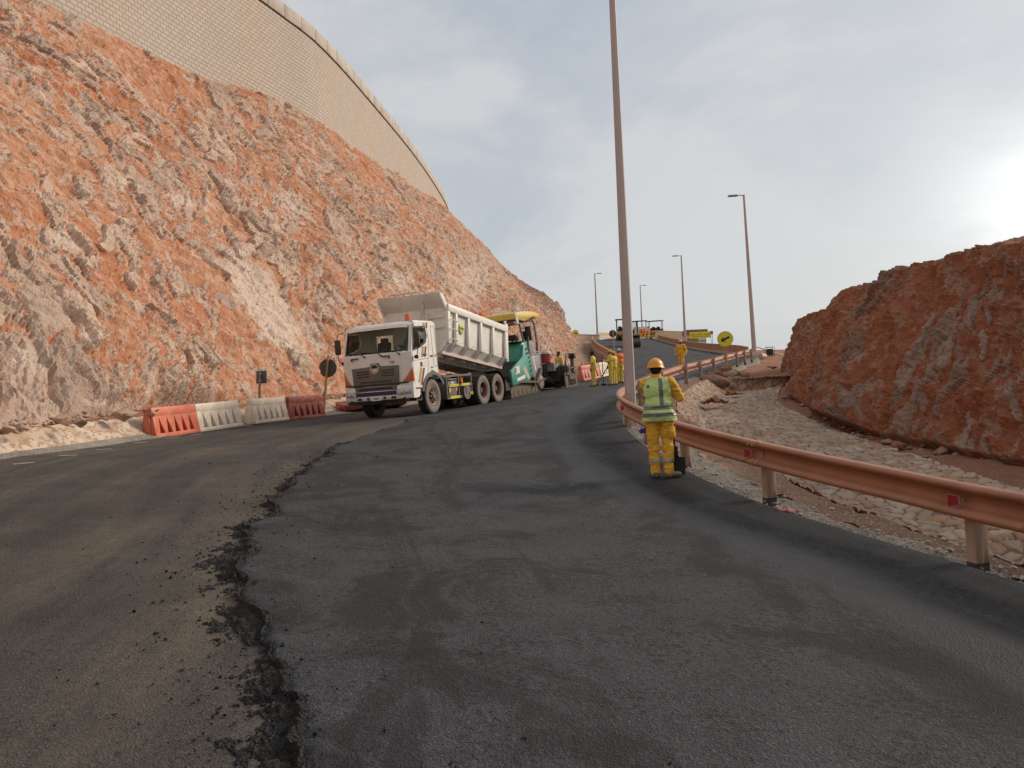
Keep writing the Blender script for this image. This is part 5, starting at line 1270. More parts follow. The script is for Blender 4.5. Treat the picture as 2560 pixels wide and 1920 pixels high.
# workers beside the paver
def crew(px, py, label, yaw, pose, h, cloth, hat, hmat, d=None, group='road workers standing behind the paver'):
    p = hit(px, py); z = gz2(p.x, p.y)
    c = person(label, (p.x, p.y, z), yaw, pose, h, cloth, voxel=.018, group=group, fingers=True)
    if hat: headwear(c, hat, hmat)
    return c
arm_dn = dict(elL=(-.25, -.03, 1.13), elR=(.25, -.03, 1.13), wrL=(-.24, .05, .9), wrR=(.24, .05, .9))
m_pink = M('pale pink cap', (.72, .42, .42), .8); m_lav = M('lavender cap', (.5, .45, .55), .85); m_ycap = M('yellow cap', (.75, .42, .03), .6)
c2 = crew(594, 387.5, 'worker in yellow overalls with a black scarf wrapped round his head', R(70), arm_dn, 1.68, m_cov2, 'scarf', m_scarf)
c3 = crew(611.5, 386.3, 'worker in yellow overalls and orange-yellow cap holding an upright rake pole', R(80), dict(elL=(-.24, .1, 1.14), wrL=(-.2, .32, 1.2), elR=(.25, 0, 1.12), wrR=(.22, .12, .92)), 1.7, m_cov2, 'cap', m_ycap)
c4 = crew(615, 386, 'worker in yellow overalls and pale pink cap resting on a slanting shovel', R(48), dict(elL=(-.25, .05, 1.13), wrL=(-.18, .26, .98), elR=(.26, 0, 1.13), wrR=(.24, .2, .95)), 1.62, m_cov2, 'cap', m_pink)
c5 = crew(620.5, 384, 'worker in an orange vest and lavender cap standing last in the yellow crew', R(20), dict(elL=(-.26, .04, 1.14), wrL=(-.12, .24, 1.0), elR=(.27, .04, 1.14), wrR=(.12, .24, 1.0)), 1.72, m_cov2, 'cap', m_lav)
v5 = vest(c5, m_ovest, None, .98, 1.47, .03); tape(c5, v5, m_band2, 1.16, 1.19, .022, .03)
for c in (c2, c3, c4): tape(c, None, m_band2, .24, .29, .01, 0, (0,), 'trouser_tape'); tape(c, None, m_band, 1.1, 1.14, .01, 0, (2,), 'sleeve_tape')
def stick(label, a, b, name='rake', blade=True):
    o = thing(name, label, name); s_ = MB(); s_.tube([a, b], .02, 8); s_.build('handle', m_wood, o)
    if blade:
        d = (Vector(b) - Vector(a)).normalized(); s_ = MB(); s_.box(Vector(a), (.28, .05, .1), (0, 0, .6)); s_.build('head', m_black, o)
p = c3['o'].matrix_world; a = p @ Vector((-.16, .37, 0)); a.z = gz2(a.x, a.y) + .05
stick('upright rake with a long pole held by the worker in the orange-yellow cap', a, p @ Vector((-.2, .37, 1.5)))
p = c4['o'].matrix_world; a = p @ Vector((-.55, .75, 0)); a.z = gz2(a.x, a.y) + .05
stick('slanting long shovel under the hand of the worker in the pale pink cap', a, p @ Vector((-.12, .22, 1.05)), 'shovel')
# man behind the screed, driver in the cab, man far up the road
pz = PM @ Vector((-5.2, -1.3, 0)); pp_ = P(559.5, 378, 37.0); 
c6 = person('bare headed worker in yellow overalls half hidden behind the paver screed', (pp_.x, pp_.y, gz(pp_.x, pp_.y) + .02), R(120), arm_dn, 1.72, m_cov2, voxel=.02); headwear(c6, 'hair', m_hair)
pf = hit(682, 372); c7 = person('lone worker in orange-yellow overalls walking on the far asphalt above the guardrail', (pf.x, pf.y, gz2(pf.x, pf.y)), R(150), dict(kneeL=(-.1, .12, .5), ankL=(-.1, .1, .1), toeL=(-.1, .27, .05), kneeR=(.1, -.02, .5), ankR=(.1, -.14, .1), toeR=(.1, .02, .04), elL=(-.27, -.06, 1.13), wrL=(-.27, .1, .9), elR=(.27, .02, 1.13), wrR=(.27, .02, .88)), 1.72, m_cov, voxel=.02)
headwear(c7, 'cap', M('cream cap', (.62, .48, .3), .8))
sit = dict(pel=(0, 0, .95), kneeL=(-.12, .42, .92), kneeR=(.12, .42, .92), ankL=(-.12, .5, .5), ankR=(.12, .5, .5), toeL=(-.12, .66, .46), toeR=(.12, .66, .46), elL=(-.27, .12, 1.15), wrL=(-.17, .42, 1.2), elR=(.27, .12, 1.15), wrR=(.17, .42, 1.2))
c8 = person('driver in a green vest at the steering wheel of the dump truck', (0, 0, 0), 0, sit, 1.72, M('drab shirt', (.16, .15, .12), .9), M('dark trousers', (.04, .04, .05), .9), voxel=.02, fingers=False)
c8['o'].matrix_world = TM @ Matrix.Translation((.02, .62, 1.04)) @ Matrix.Rotation(R(-90), 4, 'Z'); headwear(c8, 'hair', m_hair); vest(c8, m_lime, None, 1.0, 1.45)
c9 = person('operator in yellow sitting at the controls under the yellow canopy', (0, 0, 0), 0, sit, 1.68, m_cov2, m_cov2, voxel=.02, fingers=False)
c9['o'].matrix_world = PM @ Matrix.Translation((-2.55, -.85, 1.12)) @ Matrix.Rotation(R(-90), 4, 'Z'); headwear(c9, 'cap', m_scarf)
cfar = []
for i, (px, dd, yw, lb) in enumerate([(641.5, 126, 160, 'worker in orange vest beside the far roller, leftmost of the group at the crest'), (645, 127, 200, 'worker in orange vest at the crest, standing between two others in orange'), (648.6, 125, 215, 'worker in orange vest at the crest, rightmost of the group before the far paver')]):
    q = P(px, 340, dd); c = person(lb, (q.x, q.y, gz(q.x, q.y)), R(yw), arm_dn, 1.75, m_ovest, m_cov2, voxel=.03, group='workers in orange vests at the crest', fingers=False); headwear(c, 'cap', m_paper)
# ------------------------------------------------------------------ guardrail
m_rail = M('rust brown paint', (.37, .15, .078), .42, var=.14, vs=2.2, dust=.35, dustcol=(.44, .26, .17), bump=.004, bs=22)
m_post = M('post brown', (.45, .31, .235), .6, var=.18, vs=3, dust=.35, dustcol=(.4, .28, .2))
m_tar = M('tarred foot', (.07, .055, .05), .7, var=.3, vs=9)
m_galv = M('weathered galvanised', (.36, .34, .31), .6, .3, var=.15, dust=.35, dustcol=(.4, .32, .26))
railT = [(5.3, 0, -1.17), (4.85, 3.2, -1.03), P(1024, 494.5, 6.4), P(893, 469.5, 7.9), P(770, 444.5, 9.7), P(678, 422.5, 12.3), P(641, 408.5, 14.6), P(621.5, 399, 16.2), P(616.2, 393.3, 17.3), P(619, 388.5, 18.6), P(630, 382.6, 20.6), P(652, 373.0, 24.2), P(680, 364, 28.5),
         P(695, 361, 32), P(709, 358.3, 36), P(722, 354.9, 40), P(733, 352.6, 43.5), P(741, 350.6, 47), P(748.5, 348.8, 50.5)]
railT = [tuple(p) for p in railT]; RT = resample(spline(railT, 1200), 520)
tan = np.gradient(RT, axis=0); tan[:, 2] = 0; tan /= np.linalg.norm(tan, axis=1)[:, None]; side = np.stack([tan[:, 1], -tan[:, 0], np.zeros(len(tan))], 1)   # to the right of travel: away from the road
gr_ = thing('guardrail', 'long rust brown steel guardrail curving along the right edge of the road', 'guardrail')
prof = [(.06, 0), (.015, -.01), (-.006, -.03), (-.002, -.06), (.06, -.09), (.095, -.12), (.095, -.19), (.06, -.22), (-.002, -.25), (-.006, -.28), (.015, -.3), (.06, -.31)]
prof = [(p[0] * 1.05, p[1] * 1.06) for p in prof]
def sweep(mb, path, sd, prof, a=0, b=None):
    b = len(path) if b is None else b
    mb.grid([tuple(path[i] + sd[i] * u + np.array([0, 0, v])) for i in range(a, b) for (u, v) in prof], b - a, len(prof))
mb = MB(); sweep(mb, RT, side, prof); bo = mb.build('rail_beam', m_rail, gr_, angle=70)
md = bo.modifiers.new('t', 'SOLIDIFY'); md.thickness = .005; md.offset = 0
aR = arclen(RT)
def at_s(s): 
    return np.array([np.interp(s, aR, RT[:, k]) for k in range(3)]), np.array([np.interp(s, aR, side[:, k]) for k in range(3)])
bol = MB()
def s_of(px, rng_=None):
    x, _ = project(RT); 
    k = np.arange(len(RT)) if rng_ is None else np.where((RT[:, 1] > rng_[0]) & (RT[:, 1] < rng_[1]))[0]
    return aR[k[np.argmin(np.abs(x[k] - px))]]
posts = [(s_of(957, (5.5, 8.5)), 0), (s_of(753, (8, 11.5)), 0), (s_of(672, (11, 14)), 0), (s_of(637, (13.5, 16)), 0), (s_of(617, (15, 17.5)), 0), (s_of(633, (19, 22)), 1), (s_of(655, (22, 26)), 1)] + [(s_of(p, (26, 52)), 1) for p in (680, 695, 709, 722, 733, 741, 748)] + [(s_of(1180, (2.2, 6)), 0)]
for s, far in posts:
    p, n = at_s(s); t_ = np.array([-n[1], n[0], 0]); zg = p[2] - .83
    base = p + n * .2; q = MB()
    X = Vector(n); Y = Vector(t_); q.T = Matrix((X, Y, Vector((0, 0, 1)))).transposed().to_4x4(); q.T.translation = Vector((base[0], base[1], 0))
    zt = p[2] + (.0 if far else -.02)
    zb = zg - .08
    for m_i, (z0, z1) in enumerate(((zb, zg + .1), (zg + .1, zt))):
        q.m = 1 - m_i; zc, hh = (z0 + z1) / 2, z1 - z0
        q.box((0, -.06, zc), (.13, .006, hh)); q.box((-.062, 0, zc), (.006, .12, hh)); q.box((.062, -.042, zc), (.006, .036, hh)); q.box((-.03, .06, zc), (.06, .006, hh))
    po = q.build('post', [m_post, m_tar], gr_)
    bt = MB(); bt.T = q.T
    bt.lathe([(.0, -.012), (.012, -.01), (.016, 0)], 8, (-.108, 0, p[2] - .165), 'X'); bt.build('bolt', m_galv, po)
    q2 = MB(); q2.T = q.T; q2.box((-.068, 0, p[2] - .16), (.05, .12, .26)); q2.build('spacer', m_post, po)
for px_, rg in ((1030, (5, 7.5)), (893, (7, 9)), (621, (14.5, 16.5)), (1010 - 44, (5, 7.5)), (757, (9, 11))):
    pass
for px_, rg in ((955, (6.2, 8)), (748, (9, 11)), (623, (15, 16.6))):
    p, n = at_s(s_of(px_, rg)); t_ = np.array([-n[1], n[0], 0]); q = MB()
    for m_i, (sc, o_) in enumerate(((1.0, 0), (.86, .003))):
        q.m = m_i; c = p + np.array([0, 0, -.165]) - n * (.03 + o_) + n * .04
        q.add([tuple(c + t_ * u * sc + n * w_ + np.array([0, 0, v * sc])) for u, v, w_ in ((.045, .062, -.05), (.045, -.062, -.05), (-.045, -.04, .0), (-.045, .04, .0))], [(0, 1, 2, 3)])
    q.build('reflector', [M('reflector rim', (.3, .16, .13), .6), M('red reflector', (.32, .012, .02), .3)], gr_)
for s_j in np.arange(2.2, aR[-1], 4.0):
    k0, k1 = np.searchsorted(aR, s_j), min(np.searchsorted(aR, s_j + .32) + 1, len(RT) - 1)
    if k1 - k0 < 3: continue
    q = MB(); sweep(q, RT - side * .009, side, prof, k0, k1); lo = q.build('lap_joint', m_rail, gr_, angle=70)
    md = lo.modifiers.new('t', 'SOLIDIFY'); md.thickness = .006; md.offset = 0
    for vv in (-.06, -.265):
        for f in (.3, .7):
            k = int(k0 + (k1 - k0) * f); c = Vector(RT[k]) + Vector((0, 0, vv)) + Vector(-side[k]) * .012
            q = MB(); q.ball(tuple(c), .014, 8); q.build('bolt', m_galv, lo)
# ------------------------------------------------------------------ lamp posts
m_pole = M('pole paint', (.47, .39, .37), .55, var=.08, vs=1, dust=.3, dustcol=(.45, .35, .28))
m_lhead = M('lamp head grey', (.2, .19, .22), .5, .2)
def lamp(label, base, hgt, arm=None, r0=.12, r1=.055, yaw=0, tilt=0, foot=False, n=8):
    o = thing('street_lamp', label, 'street lamp', mat=Matrix.Translation(base) @ Matrix.Rotation(tilt, 4, 'Y'), group='lamp posts along the road')
    q = MB(); q.tube([(0, 0, -.3), (0, 0, hgt)], r0, n, True, [r0, r1]); po = q.build('pole', m_pole, o, angle=20)
    if foot: q = MB(); q.box((0, 0, .12), (.42, .42, .3)); q.box((0, 0, .29), (.32, .32, .03)); q.build('footing', m_conc, po, bevel=.02)
    if arm:
        c, s = math.cos(yaw), math.sin(yaw)
        q = MB(); q.tube([(0, 0, hgt - .06), (c * .35, s * .35, hgt - .02), (c * .5, s * .5, hgt - .02)], .035, 8); q.build('arm', m_pole, o)
        q = MB(); q.box((c * (arm * .5 + .3), s * (arm * .5 + .3), hgt - .03), (arm - .25, .26, .11), (0, 0, yaw), top=.8); q.build('lamp_head', m_lhead, o, bevel=.02)
    return o
mb0 = P(631.8, 425, 17.7); lamp('tall octagonal lamp post rising out of the frame just behind the guardrail bend', (mb0.x, mb0.y, mb0.z - .05), 12.0, 1.2, .125, .06, PI)
q0 = P(754.5, 354, 55); lamp('lamp post with a left pointing head where the guardrail meets the concrete barrier', (q0.x, q0.y, q0.z - .15), 11.25, .95, .17, .07, PI, R(-1.0), True)
q1 = P(685.5, 346, 97); lamp('lamp post with a left pointing head beside the cream wall behind the right barrier', (q1.x, q1.y, q1.z - .3), 11.4, .95, .17, .08, PI)
q2 = P(597.5, 336, 134); lamp('lamp post with a right pointing head standing left of the round grey sign', (q2.x, q2.y, q2.z - .3), 10.9, 1.0, .16, .09, 0)
q3 = P(642.5, 337, 155); lamp('most distant lamp post, right of the tall pole, above the machines at the crest', (q3.x, q3.y, q3.z - .5), 10.6, 1.1, .15, .09, 0)
# ------------------------------------------------------------------ water filled barriers
def barrier_meshes(mat):
    a = MB(); L, hgt = 2.0, .82
    top = [(-L / 2, .0), (L / 2, .0), (L / 2, hgt), (-L / 2, hgt)]
    a.box((0, 0, hgt / 2), (L - .04, .2, hgt))
    a.box((0, 0, hgt - .115), (L, .27, .23), top=.99, topy=.75)
    holes = [[(-.8 + .34 * k, .12), (-.58 + .34 * k, .12), (-.75 + .34 * k, .55)] for k in range(5)]
    for s in (1, -1):
        a.plate([(-L / 2, .03), (L / 2, .03), (L / 2, .6), (-L / 2, .6)], holes, .1, lambda u, v, w, s=s: (u, s * (.235 - .1 * (v / .6) - w), v))
        a.box((0, s * .2, .04), (L, .1, .08))
    a.box((-L / 2 - .03, 0, .3), (.06, .16, .6)); a.box((L / 2 - .01, 0, .3), (.04, .3, .56), topy=.7); a.box((-L / 2 + .01, 0, .3), (.04, .3, .56), topy=.7)
    return a.build('plastic_barrier', mat, None, bevel=.012)
def plas(name, c, v=.2): return M(name, c, .5, var=v, vs=2.2, dust=.5, dustcol=(.5, .36, .26))
m_bo, m_bw, m_br = plas('orange barrier plastic', (.62, .13, .06)), plas('white barrier plastic', (.84, .72, .58), .12), plas('faded red barrier plastic', (.33, .06, .045))
m_bp, m_bs = plas('pink barrier plastic', (.6, .33, .33), .12), plas('salmon barrier plastic', (.68, .2, .14))
def barrier(a, b, label, mat, lay=False, group='plastic road barriers along the left edge', tilt=0, h=1.0):
    a, b = Vector(a), Vector(b); o = barrier_meshes(mat); d = b - a
    X = d.normalized(); up = Vector((0, 0, 1)); Mx = frame((a + b) / 2, X, up) @ Matrix.Rotation(R(90) if lay else tilt, 4, 'X') @ Matrix.Diagonal((d.length / 2.0, 1, h, 1))
    if lay: Mx = Matrix.Translation((0, 0, .2)) @ Mx
    o.matrix_world = Mx
    tag(o, label, 'barrier', group); return o
B0, B1_, B2_ = P(149, 439, 21), P(193, 432.6, 23), P(237, 426.3, 25)
barrier(B0, B1_, 'bright orange plastic barrier at the near end of the row under the cliff', m_bo)
barrier(B1_ + (B1_ - B0) * .02, B2_, 'white plastic barrier butted against the bright orange one', m_bw)
barrier(P(250, 424.3, 26), P(284, 420.2, 28), 'dirty white plastic barrier in front of the square grey sign', m_bw)
barrier(P(286, 420.2, 28), P(320.5, 416.5, 30), 'dark red plastic barrier leaning beside the round sign with the wooden post', m_br, tilt=R(4))
barrier(P(336, 413.5, 32), P(398, 406.5, 33.6), 'red barrier lying on its side behind the front of the dump truck', m_br, lay=True)
barrier(P(580.5, 381.3, 43), P(597.5, 378.0, 44.6), 'salmon red plastic barrier behind the worker in the black scarf', m_bs)
barrier(P(598.3, 377.6, 44.8), P(609, 374.6, 47), 'white plastic barrier between the scarfed worker and the capped workers', m_bw)
barrier(P(610.5, 374.2, 48), P(621, 369.5, 52.5), 'pale pink plastic barrier closing the end of the stone parapet', m_bp)
# ------------------------------------------------------------------ signs
m_signb = M('sign back', (.075, .062, .058), .6, .2, var=.15, dust=.25, dustcol=(.2, .15, .12))
m_signy = M('sign yellow', (.74, .69, .02), .5, var=.05, vs=4, dust=.1)
m_timber = M('sign timber', (.42, .22, .1), .75, var=.2, vs=8)
def disc(mb, c, r, n=40, axis=(0, -1, 0), th=.012, notch=False):
    c = Vector(c); ax = Vector(axis).normalized(); u = ax.cross(Vector((0, 0, 1))).normalized(); v = u.cross(ax)
    pts = [(r * math.cos(2 * PI * k / n), r * math.sin(2 * PI * k / n)) for k in range(n)]
    if notch: pts = [(x * .88, y * .88) if 16 <= k <= 23 and k in (21, 22) else (x, y) for k, (x, y) in enumerate(pts)]
    return mb.plate(pts, [], th, lambda a, b, w: tuple(c + u * a + v * b + ax * w))
# back of a round sign on a wooden post
p = P(323.5, 414, 30.5); t0 = P(328.5, 355.5, 30.5); sg = thing('road_sign', 'back of a round dark sign on a braced wooden post beside the dark red barrier', 'road sign', loc=p)
q = MB(); q.bar((0, 0, 0), t0 - p, .09, .07); q.bar(P(312, 413, 30.9) - p, P(325, 392, 30.6) - p, .07, .05); q.build('post', m_timber, sg)
q = MB(); disc(q, P(327.3, 368, 30.45) - p + Vector((0, .08, 0)), .355, notch=True, axis=(.15, 1, 0)); q.build('sign_plate', m_signb, sg)
# back of a small square sign
p = P(259.5, 423, 27.6); sg = thing('road_sign', 'back of a small square grey sign on a steel post behind the dirty white barrier', 'road sign', loc=p); t0 = P(259.8, 371, 27.6) - p
q = MB(); q.tube([(0, 0, 0), t0], .04, 10); q.build('post', M('galvanised tube', (.2, .2, .21), .5, .4), sg)
q = MB(); q.box(P(261, 377, 27.6) - p + Vector((0, .06, 0)), (.36, .015, .44), (0, .04, 0)); so_ = q.build('sign_plate', M('grey sign back', (.1, .095, .105), .55, .3, var=.1), sg, bevel=.01)
q = MB()
for yy in (374, 381): q.box(P(261, yy, 27.6) - p + Vector((-.03, .0, 0)), (.12, .1, .03))
q.build('clamp', m_galv, so_)
def arrow_sign(label, foot, centre, r, ang, post_mat, d):
    o = thing('arrow_sign', label, 'road sign', loc=foot); c = centre - foot
    ax = (-centre).normalized(); ax.z = 0; ax.normalize()
    q = MB(); q.bar((0, 0, -.1), c + Vector((0, .06, 0)), .07 * r / .33, .05); q.build('post', post_mat, o)
    q = MB(); disc(q, c, r, 48, tuple(ax)); pl = q.build('sign_plate', m_signb, o)
    q = MB(); disc(q, c + ax * .013, r * .975, 48, tuple(ax), .003); fo = q.build('yellow_face', m_signy, pl)
    u = Vector((1, 0, 0)); u = (u - ax * u.dot(ax)).normalized(); v = Vector((0, 0, 1)); ca, sa = math.cos(ang), math.sin(ang)
    A = [(-.62, 0), (-.18, .36), (-.22, .1), (.62, .1), (.62, -.1), (-.22, -.1), (-.18, -.36)]
    A = [(-.64, 0), (-.2, .34), (-.12, .34), (-.24, .13), (.6, .13), (.6, -.13), (-.24, -.13), (-.12, -.34), (-.2, -.34)]
    q = MB(); q.plate([(a * ca - b * sa, a * sa + b * ca) for a, b in A], [], .003, lambda a, b, w: tuple(c + u * a * r + v * b * r + ax * (.018 + w))); q.build('arrow', M('arrow black', (.03, .02, .008), .6), fo)
    return o
arrow_sign('yellow round sign with a black arrow on a wooden post propped by a rock pile', P(726.5, 374, 34.4), P(725.2, 339, 34.4), .335, R(24), m_timber, 34)
arrow_sign('small yellow round sign with a black arrow at the far end of the cliff', P(576, 344, 100), P(575.3, 333.2, 100), .42, R(165), m_post, 100)
p = P(614.5, 352, 66); sg = thing('road_sign', 'back of a round grey sign on a thin post at the stone parapet', 'road sign', loc=p)
q = MB(); q.tube([(0, 0, 0), P(613, 331, 66) - p], .04, 8); q.build('post', m_galv, sg); q = MB(); disc(q, P(612.8, 333.6, 66) - p + Vector((0, .06, 0)), .31, axis=(0, 1, 0)); q.build('sign_plate', m_signb, sg)
dg_bvh = bvh_of(bpy.data.objects['dirt_ground'])
def dz(x, y, dflt):
    h = dg_bvh.ray_cast(Vector((x, y, 50)), Vector((0, 0, -1))); return h[0].z if h[0] is not None else dflt
# rocks that prop the arrow sign
def rock(mb, c, r, seed, sq=.7):
    g = np.random.default_rng(seed); n0 = len(mb.v); mb.ball(c, r, 10, (1, .85, sq)); 
    for i in range(n0, len(mb.v)):
        v = Vector(mb.v[i]) - Vector(c); f = 1 + .6 * float(vnoise(np.array([[v.x / r * 1.3 + seed, v.y / r * 1.3, v.z / r * 1.3]]), seed)[0]); mb.v[i] = tuple(Vector(c) + v * f)
m_rk = [M('prop rock brown', (.3, .14, .085), .9, var=.3, vs=9, bump=.03, bs=14), M('prop rock pale', (.4, .31, .24), .9, var=.25, vs=9, bump=.03, bs=14)]
foot = P(726.5, 374, 34.4); vf_bvh = bvh_of(bpy.data.objects['verge_far']); h_ = vf_bvh.ray_cast(Vector((foot.x, foot.y, 50)), Vector((0, 0, -1))); fz_ = max(dz(foot.x, foot.y, foot.z), h_[0].z if h_[0] is not None else -9)
for i, (dx_, dy_, dzz, r, lb) in enumerate([(-.06, -.16, .34, .23, 'largest reddish rock on top of the pile at the foot of the arrow sign'), (-.34, -.18, .14, .21, 'low reddish rock left of the arrow sign post'), (.24, -.1, .16, .18, 'pale rock right of the arrow sign post'), (.12, -.36, .1, .17, 'pale flat rock in front of the arrow sign post'), (-.12, -.4, .09, .15, 'grey stone at the front of the pile under the arrow sign'), (.5, -.22, .08, .17, 'brick-like pale stone at the right end of the pile under the arrow sign'), (-.6, -.26, .08, .16, 'small dark red stone at the left end of the pile under the arrow sign')]):
    r *= 1.25; q = MB(); rock(q, (0, 0, 0), r, 34 + i * 3); o = q.build('rock', m_rk[1 if 'pale' in lb or 'grey' in lb else 0], None, smooth=False); o.location = (foot.x + dx_ * 1.25, foot.y + dy_ - .1, fz_ + dzz + .12); tag(o, lb, 'rock', 'rocks propping the arrow sign')
for i, (px_, py_, d, r, lb) in enumerate([(789, 431, 23, .2, 'small pale stone lying on the dirt below the right hill'), (896, 446, 17.0, .16, 'reddish stone at the foot of the right hill beside the dirt path'), (773.5, 367.5, 38, .13, 'dark red stone lying on the open dirt beyond the ditch'), (769, 366.5, 39, .1, 'white stone lying on the open dirt beyond the ditch')]):
    c = P(px_, py_, d); q = MB(); rock(q, (0, 0, 0), r, 40 + i, .55); o = q.build('rock', m_rk[i % 2 if i > 1 else 1 - i], None, smooth=False); o.location = c; tag(o, lb, 'rock')
# ------------------------------------------------------------------ concrete barriers up the road
def stain_mat(name, a, b, c):
    t = NT(name); o = t.coord('Object', (1, 1, .12)); o2 = t.coord('Object')
    base = t.mix(t.ramp(t.noise(o, 1.5, 5, .65), [(.35, 0.), (.65, 1.)]), a, b); base = t.mix(t.ramp(t.noise(o2, 3.5, 6, .7), [(.5, 0.), (.75, 1.)]), base, c)
    t.set(Base_Color=base, Roughness=.92, Specular_IOR_Level=.2); t.bump(t.noise(o2, 20, 5, .7), .5, .03); return t.mat
m_cb = stain_mat('dusty concrete', (.42, .25, .16), (.33, .19, .125), (.5, .33, .22))
NJ = [(-.3, 0), (-.3, .08), (-.12, .3), (-.09, .84), (.09, .84), (.12, .3), (.3, .08), (.3, 0)]
def nj(name, label, pts, seg=3.0, mat=None, hs=1.0, parent_kind='concrete barrier'):
    pth = resample(spline(pts, 800), 260); tn = np.gradient(pth, axis=0); tn[:, 2] = 0; tn /= np.linalg.norm(tn, axis=1)[:, None]; sd = np.stack([tn[:, 1], -tn[:, 0], 0 * tn[:, 0]], 1)
    mb = MB(); sweep(mb, pth, sd, [(u, v * hs - .05) for u, v in NJ])
    n = len(NJ); mb.f.append(tuple(range(n))); mb.mi.append(0); mb.f.append(tuple(len(mb.v) - 1 - i for i in range(n))); mb.mi.append(0)
    o = mb.build(name, mat or m_cb, None, angle=25); tag(o, label, parent_kind); return o, pth, sd
ysr = [56.5, 62, 70, 80, 92, 105, 116, 124]; Rb = at_y(Rpts, ysr)
nj('concrete_barrier', 'dusty brown concrete barrier along the right edge of the upper road', [(x + .3, y, z) for x, y, z in Rb] + [(28, 134, 10.1), (33, 137, 10.3)])
ysl = [53.5, 56, 60, 66, 74, 84, 96, 106]; Lb_ = at_y(Lpts, ysl)
lo, lp, ls = nj('stone_parapet', 'brown concrete parapet curving up the left side of the upper road', [(x - .3, y, z + .02) for x, y, z in Lb_], hs=.95)
mb = MB(); mb.grid([tuple(lp[i] - ls[i] * u + np.array([0, 0, v])) for i in range(len(lp)) for u, v in ((.05, .05), (.32, .02), (.36, -.4), (.7, -2.8))], len(lp), 4); o = mb.build('supporting_wall', stain_mat('grey masonry', (.27, .21, .17), (.34, .27, .22), (.24, .17, .13)), None); tag(o, 'grey masonry retaining wall under the left parapet', 'wall')
nj('concrete_barrier', 'distant pale concrete barrier across the left side of the crest', [tuple(P(597, 338.3, 114)), tuple(P(604, 338, 118)), tuple(P(613, 337.8, 123)), tuple(P(624, 337.5, 129))], mat=stain_mat('pale tan concrete', (.6, .44, .3), (.5, .34, .23), (.66, .5, .36)))  # paler concrete colour than the other barriers
a, b = P(570, 343, 108), P(599, 343.3, 113)
mb = MB(); mb.bar(a + Vector((0, 0, -.5)), b + Vector((0, 0, -.5)), .3, 3.3); mb.bar(a + Vector((0, 0, 1.2)), b + Vector((0, 0, 1.16)), .4, .12); o = mb.build('boundary_wall', m_post, None); tag(o, 'low brown wall at the far end of the cliff left of the parapet', 'wall')
a, b = P(655, 341, 121), P(694, 343, 118)
mb = MB(); mb.bar(a, b, .3, 3.1); mb.bar(a + Vector((0, 0, 1.56)), b + Vector((0, 0, 1.62)), .36, .12); o = mb.build('boundary_wall', M('cream render', (.74, .62, .44), .9, var=.08), None); tag(o, 'cream rendered wall glimpsed above the right concrete barrier', 'wall')
# cabin and notice board behind the barrier
p = P(697, 345, 108); cbn = thing('site_cabin', 'small site cabin with a brown roof band behind the right concrete barrier', 'cabin', loc=p)
px2m = 108 / F
def cb(x0, y0, x1, y1, dpt=2.2, off=0): 
    a, b = P(x0, y0, 108) - p, P(x1, y1, 108) - p
    return ((a.x + b.x) / 2, dpt / 2 + off, (a.z + b.z) / 2), (abs(b.x - a.x), dpt, abs(a.z - b.z))
q = MB(); q.box(*cb(686.5, 333.5, 706.5, 350)); q.build('wall', M('cabin wall', (.55, .5, .44), .8), cbn)
q = MB(); q.box(*cb(685.5, 330, 707.5, 334, 2.6, -.2)); q.box(*cb(706, 331.3, 713, 334, 2.4, -.1)); q.build('roof', M('cabin roof brown', (.25, .14, .12), .7), cbn)
q = MB(); q.box(*cb(687, 338.5, 698, 342.3, .05, -.03)); q.build('shutter', M('olive shutter', (.2, .2, .13), .7), cbn)
q = MB(); q.box(*cb(698.4, 337.5, 706.4, 346, .05, -.03)); wn_ = q.build('window', M('pale window', (.6, .66, .66), .3), cbn)
q = MB(); q.box(*cb(702.2, 337.5, 702.7, 346, .08, -.05)); q.box(*cb(698.4, 340.4, 706.4, 340.9, .08, -.05)); q.build('frame', M('window frame grey', (.12, .16, .2), .5), wn_)
q = MB()
for x in (711.2, 712.8): q.box(*cb(x, 333.5, x + .35, 350, .06, .1))
q.build('post', m_galv, cbn)
p = P(700, 346, 103); nb_ = thing('notice_board', 'yellow notice board with two lines of black writing before the site cabin', 'sign', loc=p)
a, b = P(689.6, 332.3, 103) - p, P(710.7, 337.7, 103) - p
q = MB(); q.box(((a.x + b.x) / 2, 0, (a.z + b.z) / 2), (b.x - a.x, .06, a.z - b.z), (0, -.015, 0)); bo_ = q.build('board', m_signy, nb_, bevel=.01)
q = MB()
for x in (.3, .75): q.box((a.x + (b.x - a.x) * x, .06, b.z - 1.0), (.07, .07, 2.0))
q.build('post', m_galv, nb_)
try: text('مدخل مشروع طريق', .3, m_ink, bo_, face(((a.x + b.x) / 2, -.034, (a.z + b.z) / 2 + .15), (1, 0, 0), (0, 0, 1)), bold=.006)
except Exception as e: print('arabic', e)
text('TUNNEL ROAD PROJECT', .21, M('red-brown ink', (.2, .12, .01), .6), bo_, face(((a.x + b.x) / 2, -.034, (a.z + b.z) / 2 - .18), (1, 0, 0), (0, 0, 1)))
